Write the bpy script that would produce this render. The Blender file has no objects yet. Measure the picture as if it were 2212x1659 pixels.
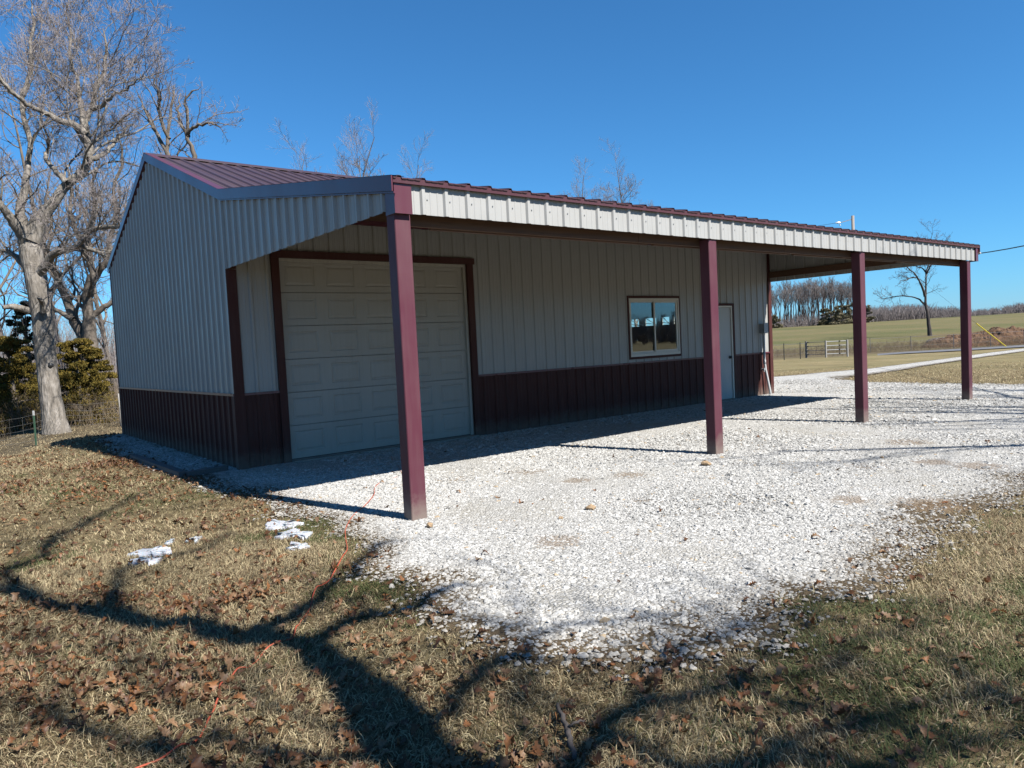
import bpy, math, random
import numpy as np
R_ = math.radians
rng = np.random.default_rng(7)
random.seed(7)
scene = bpy.context.scene
COL = scene.collection

# ---------------------------------------------------------------- camera
CAM = np.array([-3.0488, -9.5183, 1.4223]); FOC = 1582.0
def _cam():
    y, t, r = R_(38.4395), R_(-3.0047), R_(-2.8927)
    f = np.array([math.sin(y)*math.cos(t), math.cos(y)*math.cos(t), math.sin(t)])
    rt = np.array([math.cos(y), -math.sin(y), 0.]); up = np.cross(rt, f)
    return f, rt*math.cos(r)+up*math.sin(r), -rt*math.sin(r)+up*math.cos(r)
F_, RT_, UP_ = _cam()
from mathutils import Matrix
cd = bpy.data.cameras.new('camera'); cam = bpy.data.objects.new('camera', cd); COL.objects.link(cam)
cd.sensor_width = 36; cd.lens = FOC/2212*36; cd.clip_start = 0.05; cd.clip_end = 6000
M = Matrix.Identity(4)
for i in range(3):
    M[i][0] = RT_[i]; M[i][1] = UP_[i]; M[i][2] = -F_[i]; M[i][3] = CAM[i]
cam.matrix_world = M
scene.camera = cam

# ---------------------------------------------------------------- light
SUN_AZ, SUN_EL = -76.0, 46.5           # azimuth from +X counter-clockwise, elevation
SUN = np.array([math.cos(R_(SUN_EL))*math.cos(R_(SUN_AZ)), math.cos(R_(SUN_EL))*math.sin(R_(SUN_AZ)), math.sin(R_(SUN_EL))])
w = bpy.data.worlds.new('World'); scene.world = w; w.use_nodes = True
nt = w.node_tree; nt.nodes.clear()
sky = nt.nodes.new('ShaderNodeTexSky'); sky.sky_type = 'NISHITA'; sky.sun_disc = False
sky.sun_elevation = R_(SUN_EL); sky.sun_rotation = math.atan2(SUN[0], SUN[1])
sky.air_density = 1.0; sky.dust_density = 0.0; sky.ozone_density = 3.0; sky.altitude = 300
# colour balance of the clear winter sky (camera white balance): red and blue scaled, green corrected towards the horizon
sp_ = nt.nodes.new('ShaderNodeSeparateColor'); cb_ = nt.nodes.new('ShaderNodeCombineColor')
def mth(op, a, b):
    n = nt.nodes.new('ShaderNodeMath'); n.operation = op
    for i, v in enumerate((a, b)):
        if isinstance(v, float): n.inputs[i].default_value = v
        else: nt.links.new(v, n.inputs[i])
    return n.outputs[0]
nt.links.new(sky.outputs[0], sp_.inputs[0])
nt.links.new(mth('MULTIPLY', sp_.outputs[0], 0.37), cb_.inputs[0])
nt.links.new(mth('SUBTRACT', mth('MULTIPLY', sp_.outputs[1], 1.09), mth('MULTIPLY', sp_.outputs[0], 0.38)), cb_.inputs[1])
nt.links.new(mth('MULTIPLY', sp_.outputs[2], 1.21), cb_.inputs[2])
bg = nt.nodes.new('ShaderNodeBackground'); bg.inputs['Strength'].default_value = 0.05
wo = nt.nodes.new('ShaderNodeOutputWorld')
nt.links.new(cb_.outputs[0], bg.inputs[0]); nt.links.new(bg.outputs[0], wo.inputs[0])
sd = bpy.data.lights.new('sun', 'SUN'); sd.energy = 5.0; sd.angle = R_(0.53); sd.color = (1.0, 0.965, 0.915)
so = bpy.data.objects.new('sun', sd); COL.objects.link(so)
from mathutils import Vector
so.rotation_euler = Vector(SUN.tolist()).to_track_quat('Z', 'Y').to_euler(); so.location = (5, -20, 30)
scene.view_settings.view_transform = 'Standard'; scene.view_settings.look = 'None'
scene.view_settings.exposure = 1.35; scene.view_settings.gamma = 1.0
scene.cycles.max_bounces = 6; scene.cycles.diffuse_bounces = 2; scene.cycles.glossy_bounces = 3
scene.cycles.transparent_max_bounces = 8; scene.cycles.caustics_reflective = False; scene.cycles.caustics_refractive = False

# ---------------------------------------------------------------- terrain
def sst(a, b, x):
    t = np.clip((np.asarray(x, float)-a)/(b-a), 0, 1); return t*t*(3-2*t)
FH = np.array([0.6217, 0.7833])
def H(x, y):
    x = np.asarray(x, float); y = np.asarray(y, float)
    dx, dy = x-CAM[0], y-CAM[1]
    s = dx*FH[0]+dy*FH[1]; l = dx*FH[1]-dy*FH[0]
    q = l/np.maximum(s, 1.0)
    B = sst(0.02, 0.3, q)*sst(1.0, 3.0, s)
    crest = 3.1+1.9*np.clip(q-0.35, 0, 1.2)
    prof = np.interp(s, [0, 20, 26, 58, 66, 90, 150, 215, 245, 420, 700, 3000], [0, 0, -.06, -.86, -.88, -.42, 1.15, 2.75, 3.05, 1.8, 0.5, 0])
    k = np.where(s > 90, 1+(crest/3.1-1)*sst(90, 240, s), 1.0)
    h = B*prof*k
    h = h-.24*(1-sst(-1.7, -.72, x))*sst(1.5, 7.5, y)-.085*np.clip(y-7.3, 0, 5)*(1-sst(11, 14, x))
    # shallow swell of the field
    h = h+B*sst(80, 160, s)*0.25*np.sin(l*0.02+s*0.013)*(1-sst(220, 260, s))
    return h
def ray(u, v): return F_+RT_*(u-1106)/FOC-UP_*(v-829.5)/FOC
def P(u, v, d): return CAM+ray(u, v)*d
def G(u, v, z0=None):
    d = ray(u, v); prev = 0.5
    t = 1.0
    if z0 is not None:
        return CAM+d*((z0-CAM[2])/d[2])
    while t < 900:
        p = CAM+d*t
        if p[2] < float(H(p[0], p[1])):
            a, b = prev, t
            for _ in range(30):
                m = (a+b)/2; p = CAM+d*m
                if p[2] < float(H(p[0], p[1])): b = m
                else: a = m
            return CAM+d*b
        prev = t; t *= 1.01
    return CAM+d*t

# ---------------------------------------------------------------- materials
KA = 0.84          # one overall trim of every base colour
class NT:
    def __init__(s, name):
        s.m = bpy.data.materials.new(name); s.m.use_nodes = True; s.t = s.m.node_tree
        s.p = s.t.nodes['Principled BSDF']; s.out = s.t.nodes['Material Output']
    def n(s, typ, **kw):
        nd = s.t.nodes.new(typ)
        for k, v in kw.items():
            if k in nd.inputs.keys() if hasattr(nd.inputs, 'keys') else False: nd.inputs[k].default_value = v
            else: setattr(nd, k, v)
        return nd
    def l(s, a, b): s.t.links.new(a, b)
    def coord(s, scale=(1, 1, 1), kind='Object'):
        tc = s.n('ShaderNodeTexCoord'); mp = s.n('ShaderNodeMapping'); mp.inputs['Scale'].default_value = scale
        s.l(tc.outputs[kind], mp.inputs[0]); return mp.outputs[0]
    def noise(s, co, scale, detail=4, rough=.55, dist=0.):
        nd = s.n('ShaderNodeTexNoise'); nd.inputs['Scale'].default_value = scale; nd.inputs['Detail'].default_value = detail
        nd.inputs['Roughness'].default_value = rough; nd.inputs['Distortion'].default_value = dist
        s.l(co, nd.inputs['Vector']); return nd.outputs['Fac']
    def ramp(s, fac, stops, interp='LINEAR'):
        nd = s.n('ShaderNodeValToRGB'); nd.color_ramp.interpolation = interp
        e = nd.color_ramp.elements
        while len(e) < len(stops): e.new(0.5)
        for el, (pos, c) in zip(e, stops):
            el.position = pos; el.color = (c[0], c[1], c[2], 1) if not isinstance(c, (int, float)) else (c, c, c, 1)
        s.l(fac, nd.inputs[0]); return nd.outputs[0]
    def mix(s, fac, a, b, blend='MIX'):
        nd = s.n('ShaderNodeMix'); nd.data_type = 'RGBA'; nd.blend_type = blend
        for sock, val in ((nd.inputs[0], fac), (nd.inputs[6], a), (nd.inputs[7], b)):
            if isinstance(val, bpy.types.NodeSocket): s.l(val, sock)
            elif isinstance(val, (int, float)): sock.default_value = val
            else: sock.default_value = (val[0], val[1], val[2], 1)
        return nd.outputs[2]
    def math(s, op, a, b=None):
        nd = s.n('ShaderNodeMath'); nd.operation = op
        for i, val in enumerate((a, b)):
            if val is None: continue
            if isinstance(val, bpy.types.NodeSocket): s.l(val, nd.inputs[i])
            else: nd.inputs[i].default_value = val
        return nd.outputs[0]
    def bump(s, h, strength, dist):
        nd = s.n('ShaderNodeBump'); nd.inputs['Strength'].default_value = strength; nd.inputs['Distance'].default_value = dist
        s.l(h, nd.inputs['Height']); s.l(nd.outputs[0], s.p.inputs['Normal'])
    def col(s, c):
        if isinstance(c, bpy.types.NodeSocket): s.l(s.mix(1., c, (KA, KA, KA), 'MULTIPLY'), s.p.inputs['Base Color'])
        else: s.p.inputs['Base Color'].default_value = (c[0]*KA, c[1]*KA, c[2]*KA, 1)
    def rough(s, c):
        if isinstance(c, bpy.types.NodeSocket): s.l(c, s.p.inputs['Roughness'])
        else: s.p.inputs['Roughness'].default_value = c

def paint(name, c, rough=.4, spec=.5, dirt=.12, dirt_col=(.30, .27, .22), wave=.0, splash=0.):
    t = NT(name); co = t.coord()
    n1 = t.noise(co, 1.3, 5); n2 = t.noise(t.coord((14, 14, .9)), 2.0, 4)
    f = t.math('MULTIPLY', t.ramp(n1, [(.35, 0.), (.75, 1.)]), dirt)
    f2 = t.math('MULTIPLY', t.ramp(n2, [(.45, 0.), (.8, 1.)]), dirt)
    c1 = t.mix(f, c, [a*.72+b*.28*.6 for a, b in zip(c, dirt_col)])
    cc = t.mix(f2, c1, [a*.6+b*.4*.5 for a, b in zip(c, dirt_col)])
    if splash:      # dried mud and limestone dust thrown up from the gravel
        tc = t.n('ShaderNodeTexCoord'); sx = t.n('ShaderNodeSeparateXYZ'); t.l(tc.outputs['Object'], sx.inputs[0])
        hgt = t.math('ADD', sx.outputs[2], t.math('MULTIPLY', t.noise(co, 9., 5, .7), .34))
        cc = t.mix(t.math('MULTIPLY', t.ramp(hgt, [(.20, 1.), (.42, 0.)]), splash), cc, (.21, .185, .15))
    t.col(cc)
    t.rough(t.ramp(n1, [(.3, rough*.85), (.8, min(1, rough*1.3))]))
    t.p.inputs['Specular IOR Level'].default_value = spec
    if wave: t.bump(t.noise(co, 2.2, 2), wave, .02)
    return t.m
MAT = {}
MAT['white_metal'] = paint('white_metal', (.315, .312, .297), .42, .4, .26, wave=.5)
MAT['maroon'] = paint('shaded_maroon_metal', (.056, .016, .013), .6, .15, .35, (.35, .28, .25), wave=.3, splash=.35)  # post maroon with shade put into the colour, for wainscot, casings and corners
MAT['maroon_roof'] = paint('maroon_roof_metal', (.050, .027, .033), .45, .45, .5, (.18, .16, .15), wave=.3)
MAT['maroon_trim'] = paint('maroon_trim_metal', (.086, .019, .028), .30, .5, .15, (.35, .28, .25), wave=.15)
MAT['maroon_post'] = paint('maroon_post_metal', (.080, .021, .033), .5, .22, .35, (.35, .28, .25), wave=.7, splash=.6)
MAT['drip'] = paint('mauve_drip_metal', (.098, .040, .054), .4, .4, .2, (.3, .28, .26))
MAT['door_white'] = paint('door_white_paint', (.345, .33, .295), .5, .35, .35, (.33, .27, .18))
MAT['man_door'] = paint('entry_door_paint', (.42, .42, .40), .45, .35, .15)
MAT['vinyl'] = paint('window_vinyl', (.62, .59, .52), .45, .4, .3)
MAT['stop_trim'] = paint('stop_moulding', (.42, .40, .35), .5, .4, .7, (.16, .10, .04))
MAT['galv'] = paint('galvanised_grey', (.26, .27, .28), .45, .4, .3)
MAT['pvc'] = paint('grey_conduit', (.40, .41, .41), .45, .4, .2)
MAT['concrete'] = paint('concrete', (.24, .225, .20), .85, .2, .6)
MAT['black_plastic'] = paint('dark_metal', (.02, .02, .02), .4, .4, .1)
MAT['gate_metal'] = paint('gate_metal', (.40, .40, .39), .45, .4, .3)
MAT['rusty_gate'] = paint('weathered_gate_metal', (.13, .13, .135), .6, .4, .5, (.3, .15, .08))
MAT['yellow'] = paint('yellow_guard', (.48, .38, .02), .45, .4, .1)
MAT['green_post'] = paint('green_post', (.035, .085, .05), .6, .3, .4)
MAT['wire'] = paint('fence_wire', (.13, .13, .125), .6, .3, .3)
MAT['cable'] = paint('black_cable', (.015, .015, .016), .5, .3, .1)
MAT['orange'] = paint('orange_cord', (.34, .070, .036), .7, .25, .3, (.2, .12, .1))
MAT['ceramic'] = paint('insulator', (.5, .5, .5), .3, .5, .1)

def wood(name, c1, c2, sc=(.6, 14, 14)):
    t = NT(name); co = t.coord(sc)
    n = t.noise(co, 2.2, 6, .6, .8); k = t.noise(t.coord(), 3.0, 3)
    t.col(t.mix(t.math('MULTIPLY', k, .5), t.ramp(n, [(.3, c1), (.55, c2), (.75, [a*.6 for a in c1])]), [a*.7 for a in c2]))
    t.rough(.75); t.bump(n, .3, .004); return t.m
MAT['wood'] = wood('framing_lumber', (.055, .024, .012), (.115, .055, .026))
MAT['pole_wood'] = wood('weathered_pole', (.15, .13, .11), (.24, .21, .185), (14, 14, .6))
MAT['timber'] = wood('dark_timber', (.045, .045, .05), (.09, .09, .09), (14, .6, 14))
MAT['old_post'] = wood('weathered_post', (.22, .20, .18), (.32, .30, .27), (14, 14, .6))

def bark(name, c1, c2, sc=7., bump=.8):
    t = NT(name); co = t.coord((1, 1, .28))
    n = t.noise(co, sc, 6, .65, .4); v = t.n('ShaderNodeTexVoronoi'); v.inputs['Scale'].default_value = sc*1.8
    t.l(co, v.inputs['Vector'])
    big = t.noise(t.coord(), .9, 3)
    c = t.ramp(n, [(.28, [a*.45 for a in c1]), (.48, c1), (.72, c2)])
    t.col(t.mix(t.ramp(big, [(.42, 0.), (.7, .6)]), c, [a*.62 for a in c1]))
    t.rough(.9); t.p.inputs['Specular IOR Level'].default_value = .15
    h = t.math('ADD', n, t.math('MULTIPLY', v.outputs['Distance'], .6)); t.bump(h, bump, .04); return t.m
MAT['bark'] = bark('pale_oak_bark', (.17, .150, .125), (.33, .30, .265), 9., 1.)
MAT['bark_grey'] = bark('grey_brown_bark', (.135, .112, .09), (.23, .20, .165), 5.)
MAT['bark_far'] = bark('dark_far_bark', (.060, .052, .048), (.11, .095, .085), 3., .3)
def plain(name, c1, c2, sc=3., rough=.8, trans=0.):
    t = NT(name); g = t.n('ShaderNodeNewGeometry')
    n = t.noise(t.coord(), sc, 3)
    t.col(t.mix(t.math('ADD', t.math('MULTIPLY', g.outputs['Random Per Island'], .7), t.math('MULTIPLY', n, .3)), c1, c2))
    t.rough(rough); t.p.inputs['Specular IOR Level'].default_value = .2
    return t.m
MAT['twig'] = plain('twig_bark', (.155, .13, .122), (.31, .27, .255))
MAT['twig_far'] = plain('far_twig_bark', (.13, .112, .108), (.25, .22, .212))
MAT['brush'] = plain('dry_brush', (.10, .07, .045), (.24, .19, .13))
MAT['cedar'] = plain('olive_cedar_foliage', (.030, .036, .007), (.175, .115, .018), 2.2)
MAT['cedar_dark'] = plain('dark_cedar_foliage', (.006, .012, .007), (.018, .027, .012), 1.6)
MAT['cedar_far'] = plain('far_cedar_foliage', (.10, .088, .052), (.19, .165, .10), .4)

def attr(t, name, out='Fac'):
    a = t.n('ShaderNodeAttribute'); a.attribute_name = name; return a.outputs[out]

def colored(name, rough=.8, spec=.2, trans=0., bump=0., sc=20):
    t = NT(name); c = attr(t, 'tint', 'Color')
    if bump: c = t.mix(t.ramp(t.noise(t.coord(), sc*1.3, 4), [(.3, .55), (.6, 0.)]), c, (.04, .02, .012) if trans else (.10, .09, .075))
    t.col(c); t.rough(rough); t.p.inputs['Specular IOR Level'].default_value = spec
    if bump: t.bump(t.noise(t.coord(), sc, 3), bump, .004)
    if trans:
        tr = t.n('ShaderNodeBsdfTranslucent'); t.l(c, tr.inputs[0]); mx = t.n('ShaderNodeMixShader'); mx.inputs[0].default_value = trans
        t.l(t.p.outputs[0], mx.inputs[1]); t.l(tr.outputs[0], mx.inputs[2]); t.l(mx.outputs[0], t.out.inputs[0])
    return t.m
MAT['grass_blades'] = colored('dormant_grass', .7, .25, .3)
MAT['leaves'] = colored('dry_oak_leaf', .55, .35, .22, .5, 60)
MAT['stones'] = colored('limestone_chips', .85, .2, 0, .4, 60)

# ground
t = NT('ground_soil_and_turf'); co = t.coord()
n1 = t.noise(co, .55, 5, .6); n2 = t.noise(co, 5.0, 6, .65); n3 = t.noise(co, 42., 5, .7); n4 = t.noise(co, .055, 4, .6); n5 = t.noise(co, .016, 3, .5)
near = t.ramp(n2, [(.28, (.066, .048, .028)), (.45, (.155, .118, .062)), (.60, (.235, .185, .100)), (.78, (.29, .235, .135))])
near = t.mix(t.math('MULTIPLY', t.ramp(n1, [(.48, 0.), (.66, 1.)]), .5), near, (.068, .078, .026))
near = t.mix(t.ramp(n3, [(.40, .0), (.72, .55)]), near, (.045, .033, .019))
fars = t.ramp(n4, [(.35, (.150, .125, .060)), (.52, (.108, .105, .043)), (.70, (.070, .085, .030))])
fars = t.mix(t.ramp(n5, [(.40, .0), (.62, .65)]), fars, (.175, .143, .073))
fars = t.mix(t.math('MULTIPLY', t.ramp(n2, [(.3, 0.), (.7, 1.)]), .35), fars, (.10, .083, .042))
straw = t.ramp(n2, [(.25, (.17, .134, .068)), (.55, (.245, .197, .104)), (.8, (.19, .168, .080))])
nm = t.noise(t.coord((.35, .35, 1)), 1.1, 5, .65); nl = t.noise(co, .12, 4, .6)
straw = t.mix(t.ramp(nm, [(.35, .55), (.6, 0.)]), straw, (.085, .072, .034)); straw = t.mix(t.ramp(nl, [(.45, 0.), (.65, .4)]), straw, (.10, .105, .045))
fars = t.mix(t.ramp(nm, [(.35, .35), (.6, 0.)]), fars, (.07, .068, .03))
fars = t.mix(attr(t, 'field'), straw, fars)
c = t.mix(attr(t, 'far'), near, fars)
c = t.mix(t.math('MULTIPLY', attr(t, 'dirt'), t.ramp(n2, [(.2, .3), (.55, 1.)])), c, t.ramp(n3, [(.3, (.06, .028, .014)), (.7, (.16, .08, .04))]))
c = t.mix(attr(t, 'scrub'), c, t.ramp(n2, [(.3, (.055, .042, .026)), (.7, (.14, .112, .068))]))
t.col(c); t.rough(.95); t.p.inputs['Specular IOR Level'].default_value = .1
t.bump(t.math('ADD', n3, t.math('MULTIPLY', n2, 1.5)), .9, .03); MAT['ground'] = t.m

# gravel sheet
t = NT('gravel_bed'); co = t.coord()
v = t.n('ShaderNodeTexVoronoi'); v.inputs['Scale'].default_value = 34.; v.inputs['Randomness'].default_value = 1.; t.l(co, v.inputs['Vector'])
v2 = t.n('ShaderNodeTexVoronoi'); v2.inputs['Scale'].default_value = 34.; v2.feature = 'DISTANCE_TO_EDGE'; t.l(co, v2.inputs['Vector'])
sep = t.n('ShaderNodeSeparateColor'); t.l(v.outputs['Color'], sep.inputs[0])
cell = t.ramp(sep.outputs[0], [(0, (.31, .305, .285)), (.25, (.42, .412, .39)), (.8, (.49, .482, .46)), (1, (.55, .54, .515))])
n1 = t.noise(co, .9, 5, .6); n2 = t.noise(co, 7., 6, .7); n3 = t.noise(co, 60., 4, .7)
cell = t.mix(t.ramp(v2.outputs['Distance'], [(0., .85), (.09, 0.)]), cell, (.10, .09, .075))
cell = t.mix(t.math('MULTIPLY', t.ramp(n1, [(.45, 0.), (.70, 1.)]), .5), cell, (.31, .28, .22))
edge = attr(t, 'edge')
soil = t.ramp(n2, [(.3, (.045, .032, .02)), (.55, (.095, .07, .04)), (.8, (.15, .12, .068))])
cell = t.mix(t.math('MULTIPLY', attr(t, 'loose'), .24), cell, (.16, .15, .125))
m = t.math('ADD', edge, t.math('MULTIPLY', t.math('SUBTRACT', n2, .5), 1.5))
c = t.mix(t.ramp(m, [(.42, 1.), (.80, 0.)]), cell, soil)
dm = t.math('ADD', attr(t, 'dirt'), t.math('MULTIPLY', t.math('SUBTRACT', n2, .5), 1.3))
c = t.mix(t.ramp(dm, [(.45, 0.), (.75, .6)]), c, t.ramp(n3, [(.3, (.09, .055, .032)), (.7, (.23, .165, .10))]))
t.col(c); t.rough(.92); t.p.inputs['Specular IOR Level'].default_value = .15
hh = t.math('ADD', t.ramp(v2.outputs['Distance'], [(0., 0.), (.3, 1.)]), t.math('MULTIPLY', sep.outputs[1], .8))
t.bump(hh, .7, .010); MAT['gravel'] = t.m

t = NT('asphalt'); co = t.coord(); n = t.noise(co, 3., 5)
t.col(t.ramp(n, [(.3, (.085, .085, .09)), (.7, (.12, .12, .125))])); t.rough(.85); MAT['asphalt'] = t.m
t = NT('red_clay'); co = t.coord(); n = t.noise(co, 2.6, 7, .7); n2 = t.noise(co, 11, 5)
t.col(t.mix(t.math('MULTIPLY', n2, .6), t.ramp(n, [(.32, (.035, .019, .011)), (.5, (.12, .060, .026)), (.72, (.25, .150, .07))]), (.07, .035, .018)))
t.rough(.95); t.bump(t.math('ADD', n, n2), 1., .15); MAT['clay'] = t.m
MAT['rubble'] = paint('rubble', (.13, .115, .10), .9, .1, .8, (.05, .03, .02))
t = NT('snow'); co = t.coord(); n = t.noise(co, 30, 4)
t.col(t.ramp(n, [(.3, (.30, .32, .35)), (.6, (.44, .45, .47))])); t.rough(.6); t.p.inputs['Subsurface Weight'].default_value = .15; t.bump(n, .5, .01); MAT['snow'] = t.m
t = NT('tan_rock'); co = t.coord(); n = t.noise(co, 25, 5)
t.col(t.ramp(n, [(.3, (.19, .12, .06)), (.7, (.35, .25, .15))])); t.rough(.85); t.bump(n, .6, .01); MAT['rock'] = t.m
# glass
t = NT('window_glass'); t.t.nodes.remove(t.p)
gl = t.n('ShaderNodeBsdfGlossy'); gl.inputs['Roughness'].default_value = .015; gl.inputs['Color'].default_value = (.95, .97, 1, 1)
tr = t.n('ShaderNodeBsdfTransparent'); tr.inputs[0].default_value = (.86, .90, .88, 1)
fr = t.n('ShaderNodeFresnel'); gm = t.n('ShaderNodeNewGeometry')
t.l(t.math('SUBTRACT', 1.5, t.math('MULTIPLY', gm.outputs['Backfacing'], .8333)), fr.inputs['IOR'])
nz = t.noise(t.coord(), 1.2, 2); bp = t.n('ShaderNodeBump'); bp.inputs['Strength'].default_value = .12; bp.inputs['Distance'].default_value = .02
t.l(nz, bp.inputs['Height']); t.l(bp.outputs[0], gl.inputs['Normal'])
mx = t.n('ShaderNodeMixShader'); t.l(t.math('MULTIPLY', fr.outputs[0], 1.5), mx.inputs[0]); t.l(tr.outputs[0], mx.inputs[1]); t.l(gl.outputs[0], mx.inputs[2]); t.l(mx.outputs[0], t.out.inputs[0])
MAT['glass'] = t.m

# ---------------------------------------------------------------- object helpers
def link(o, parent=None):
    COL.objects.link(o)
    if parent is not None: o.parent = parent
    return o
def tag(o, label=None, cat=None, group=None, kind=None):
    if label: o['label'] = label
    if cat: o['category'] = cat
    if group: o['group'] = group
    if kind: o['kind'] = kind
    return o
def empty(name, loc=(0, 0, 0)):
    o = bpy.data.objects.new(name, None); o.location = loc; o.empty_display_size = .3; return link(o)
def mk(name, V, faces, mat, parent=None, smooth=False, tint=None, attrs=None):
    """V (n,3); faces = list of int arrays (m,k)"""
    V = np.asarray(V, np.float32)
    if parent is not None: V = V-np.array(parent_off(parent), np.float32)
    me = bpy.data.meshes.new(name)
    loops, starts, tot = [], [], 0
    for f in faces:
        f = np.asarray(f, np.int32)
        if f.size == 0: continue
        k = f.shape[1]; starts.append(tot+np.arange(len(f))*k); loops.append(f.ravel()); tot += f.size
    loops = np.concatenate(loops).astype(np.int32); starts = np.concatenate(starts).astype(np.int32)
    me.vertices.add(len(V)); me.vertices.foreach_set('co', V.ravel())
    me.loops.add(len(loops)); me.loops.foreach_set('vertex_index', loops)
    me.polygons.add(len(starts)); me.polygons.foreach_set('loop_start', starts)
    if smooth is True: me.polygons.foreach_set('use_smooth', np.ones(len(starts), bool))
    else: me.polygons.foreach_set('use_smooth', np.zeros(len(starts), bool))
    me.update(calc_edges=True); me.validate()
    if tint is not None:
        a = me.attributes.new('tint', 'FLOAT_COLOR', 'POINT')
        c = np.ones((len(V), 4), np.float32); c[:, :3] = tint; a.data.foreach_set('color', c.ravel())
    for k_, arr in (attrs or {}).items():
        a = me.attributes.new(k_, 'FLOAT', 'POINT'); a.data.foreach_set('value', np.asarray(arr, np.float32))
    me.materials.append(mat if not isinstance(mat, str) else MAT[mat])
    o = bpy.data.objects.new(name, me); link(o, parent); return o
def parent_off(p):
    off = np.zeros(3)
    while p is not None:
        off += np.array(p.location); p = p.parent
    return off

class MB:
    def __init__(s): s.V = []; s.F = {}; s.n = 0
    def add(s, V, faces):
        for f in faces:
            f = np.asarray(f, int); s.F.setdefault(f.shape[1], []).append(f+s.n)
        V = np.asarray(V, float); s.V.append(V); s.n += len(V); return s
    def box(s, x0, x1, y0, y1, z0, z1, ax=None, o=None):
        V = np.array([[x, y, z] for z in (z0, z1) for y in (y0, y1) for x in (x0, x1)], float)
        if ax is not None: V = np.array(o)+V@np.array(ax)
        return s.add(V, [np.array([[0, 2, 3, 1], [4, 5, 7, 6], [0, 1, 5, 4], [2, 6, 7, 3], [0, 4, 6, 2], [1, 3, 7, 5]])])
    def bar(s, a, b, w, h, up=(0, 0, 1)):
        a, b = np.array(a, float), np.array(b, float); d = b-a; L = np.linalg.norm(d); d /= L
        r = np.cross(d, up); r /= np.linalg.norm(r); u = np.cross(r, d)
        return s.box(0, L, -w/2, w/2, -h/2, h/2, ax=[d, r, u], o=a)
    def tube(s, pts, rad, k=8, caps=True):
        pts = np.array(pts, float); rad = np.full(len(pts), rad, float) if np.isscalar(rad) else np.array(rad, float)
        V, Fq = tubes(pts[None], rad[None], k); s.add(V, [Fq])
        if caps:
            n = len(pts); base = s.n-len(V)
            for off, rev in ((0, True), ((n-1)*k, False)):
                idx = base+off+np.arange(k); 
                if rev: idx = idx[::-1]
                s.F.setdefault(k, []).append(idx[None])
        return s
    def quad(s, a, b, c, d): return s.add([a, b, c, d], [np.array([[0, 1, 2, 3]])])
    def prism(s, poly, n, th):
        """poly (k,3) planar, extruded by n*th"""
        poly = np.array(poly, float); k = len(poly); V = np.vstack([poly, poly+np.array(n)*th])
        i = np.arange(k); j = (i+1) % k
        return s.add(V, [np.stack([i, j, j+k, i+k], 1), i[::-1][None], (i+k)[None]])
    def build(s, name, mat, parent=None, smooth=False):
        return mk(name, np.vstack(s.V), [np.vstack(f) for f in s.F.values()], mat, parent, smooth)

def tubes(P3, rad, k):
    """P3 (M,n,3), rad (M,n) -> V, quads"""
    M_, n, _ = P3.shape
    T = np.empty_like(P3); T[:, 1:-1] = P3[:, 2:]-P3[:, :-2]; T[:, 0] = P3[:, 1]-P3[:, 0]; T[:, -1] = P3[:, -1]-P3[:, -2]
    T /= np.linalg.norm(T, axis=2, keepdims=True)+1e-9
    D = P3[:, -1]-P3[:, 0]; D /= np.linalg.norm(D, axis=1, keepdims=True)+1e-9
    ref = np.where(np.abs(D[:, 2:3]) > .8, np.array([[1., 0, 0]]), np.array([[0., 0, 1.]]))
    A = np.cross(T, ref[:, None, :]); A /= np.linalg.norm(A, axis=2, keepdims=True)+1e-9
    B = np.cross(T, A)
    ang = np.arange(k)*2*np.pi/k
    V = P3[:, :, None, :]+rad[:, :, None, None]*(np.cos(ang)[None, None, :, None]*A[:, :, None, :]+np.sin(ang)[None, None, :, None]*B[:, :, None, :])
    V = V.reshape(-1, 3)
    m = np.arange(M_)[:, None, None]*n*k; i = np.arange(n-1)[None, :, None]*k; j = np.arange(k)[None, None, :]; j2 = (j+1) % k
    q = np.stack([m+i+j, m+i+j2, m+i+k+j2, m+i+k+j], -1).reshape(-1, 4)
    return V, q

# ---------------------------------------------------------------- ground sheets
def sdpoly(px, py, poly):
    """signed distance, positive inside"""
    poly = np.array(poly, float); x = np.asarray(px, float); y = np.asarray(py, float)
    d = np.full(x.shape, 1e9); ins = np.zeros(x.shape, bool)
    for i in range(len(poly)):
        ax, ay = poly[i]; bx, by = poly[(i+1) % len(poly)]
        ex, ey = bx-ax, by-ay; t_ = np.clip(((x-ax)*ex+(y-ay)*ey)/(ex*ex+ey*ey), 0, 1)
        d = np.minimum(d, np.hypot(x-ax-t_*ex, y-ay-t_*ey))
        c_ = ((ay > y) != (by > y)) & (x < (bx-ax)*(y-ay)/((by-ay) if by != ay else 1e-9)+ax)
        ins ^= c_
    return np.where(ins, d, -d)
YARD = [(.06, 1.5), (-.62, 0.35), (-.62, -.57), (-.42, -1.4), (-.37, -2.2), (-.54, -3.1), (-.38, -3.9), (-.6, -4.65), (-.74, -5.3), (-.6, -5.75), (-1.08, -6.15), (-1.05, -6.7), (-.95, -7.0), (-.65, -7.36), (-.33, -7.5),
        (.2, -7.46), (.75, -7.45), (1.4, -7.4), (2.1, -7.4), (3.1, -7.2), (4.2, -7.33), (7, -7.3), (11, -7.8), (15, -7.3), (15.6, -4.0), (15.9, -1.6), (16.1, -.3), (17.2, 1.0), (19.4, 1.5), (21.5, 1.9), (21.5, 3.2), (18.3, 4.2), (14.5, 6.5), (12.4, 6.5), (12.0, 1.5)]
GSTRIP = [(.05, 7.3), (-.15, 7.35), (-.60, 6.4), (-.66, 3.2), (-.66, 1.0), (-.60, .15), (.05, .15)]
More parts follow.
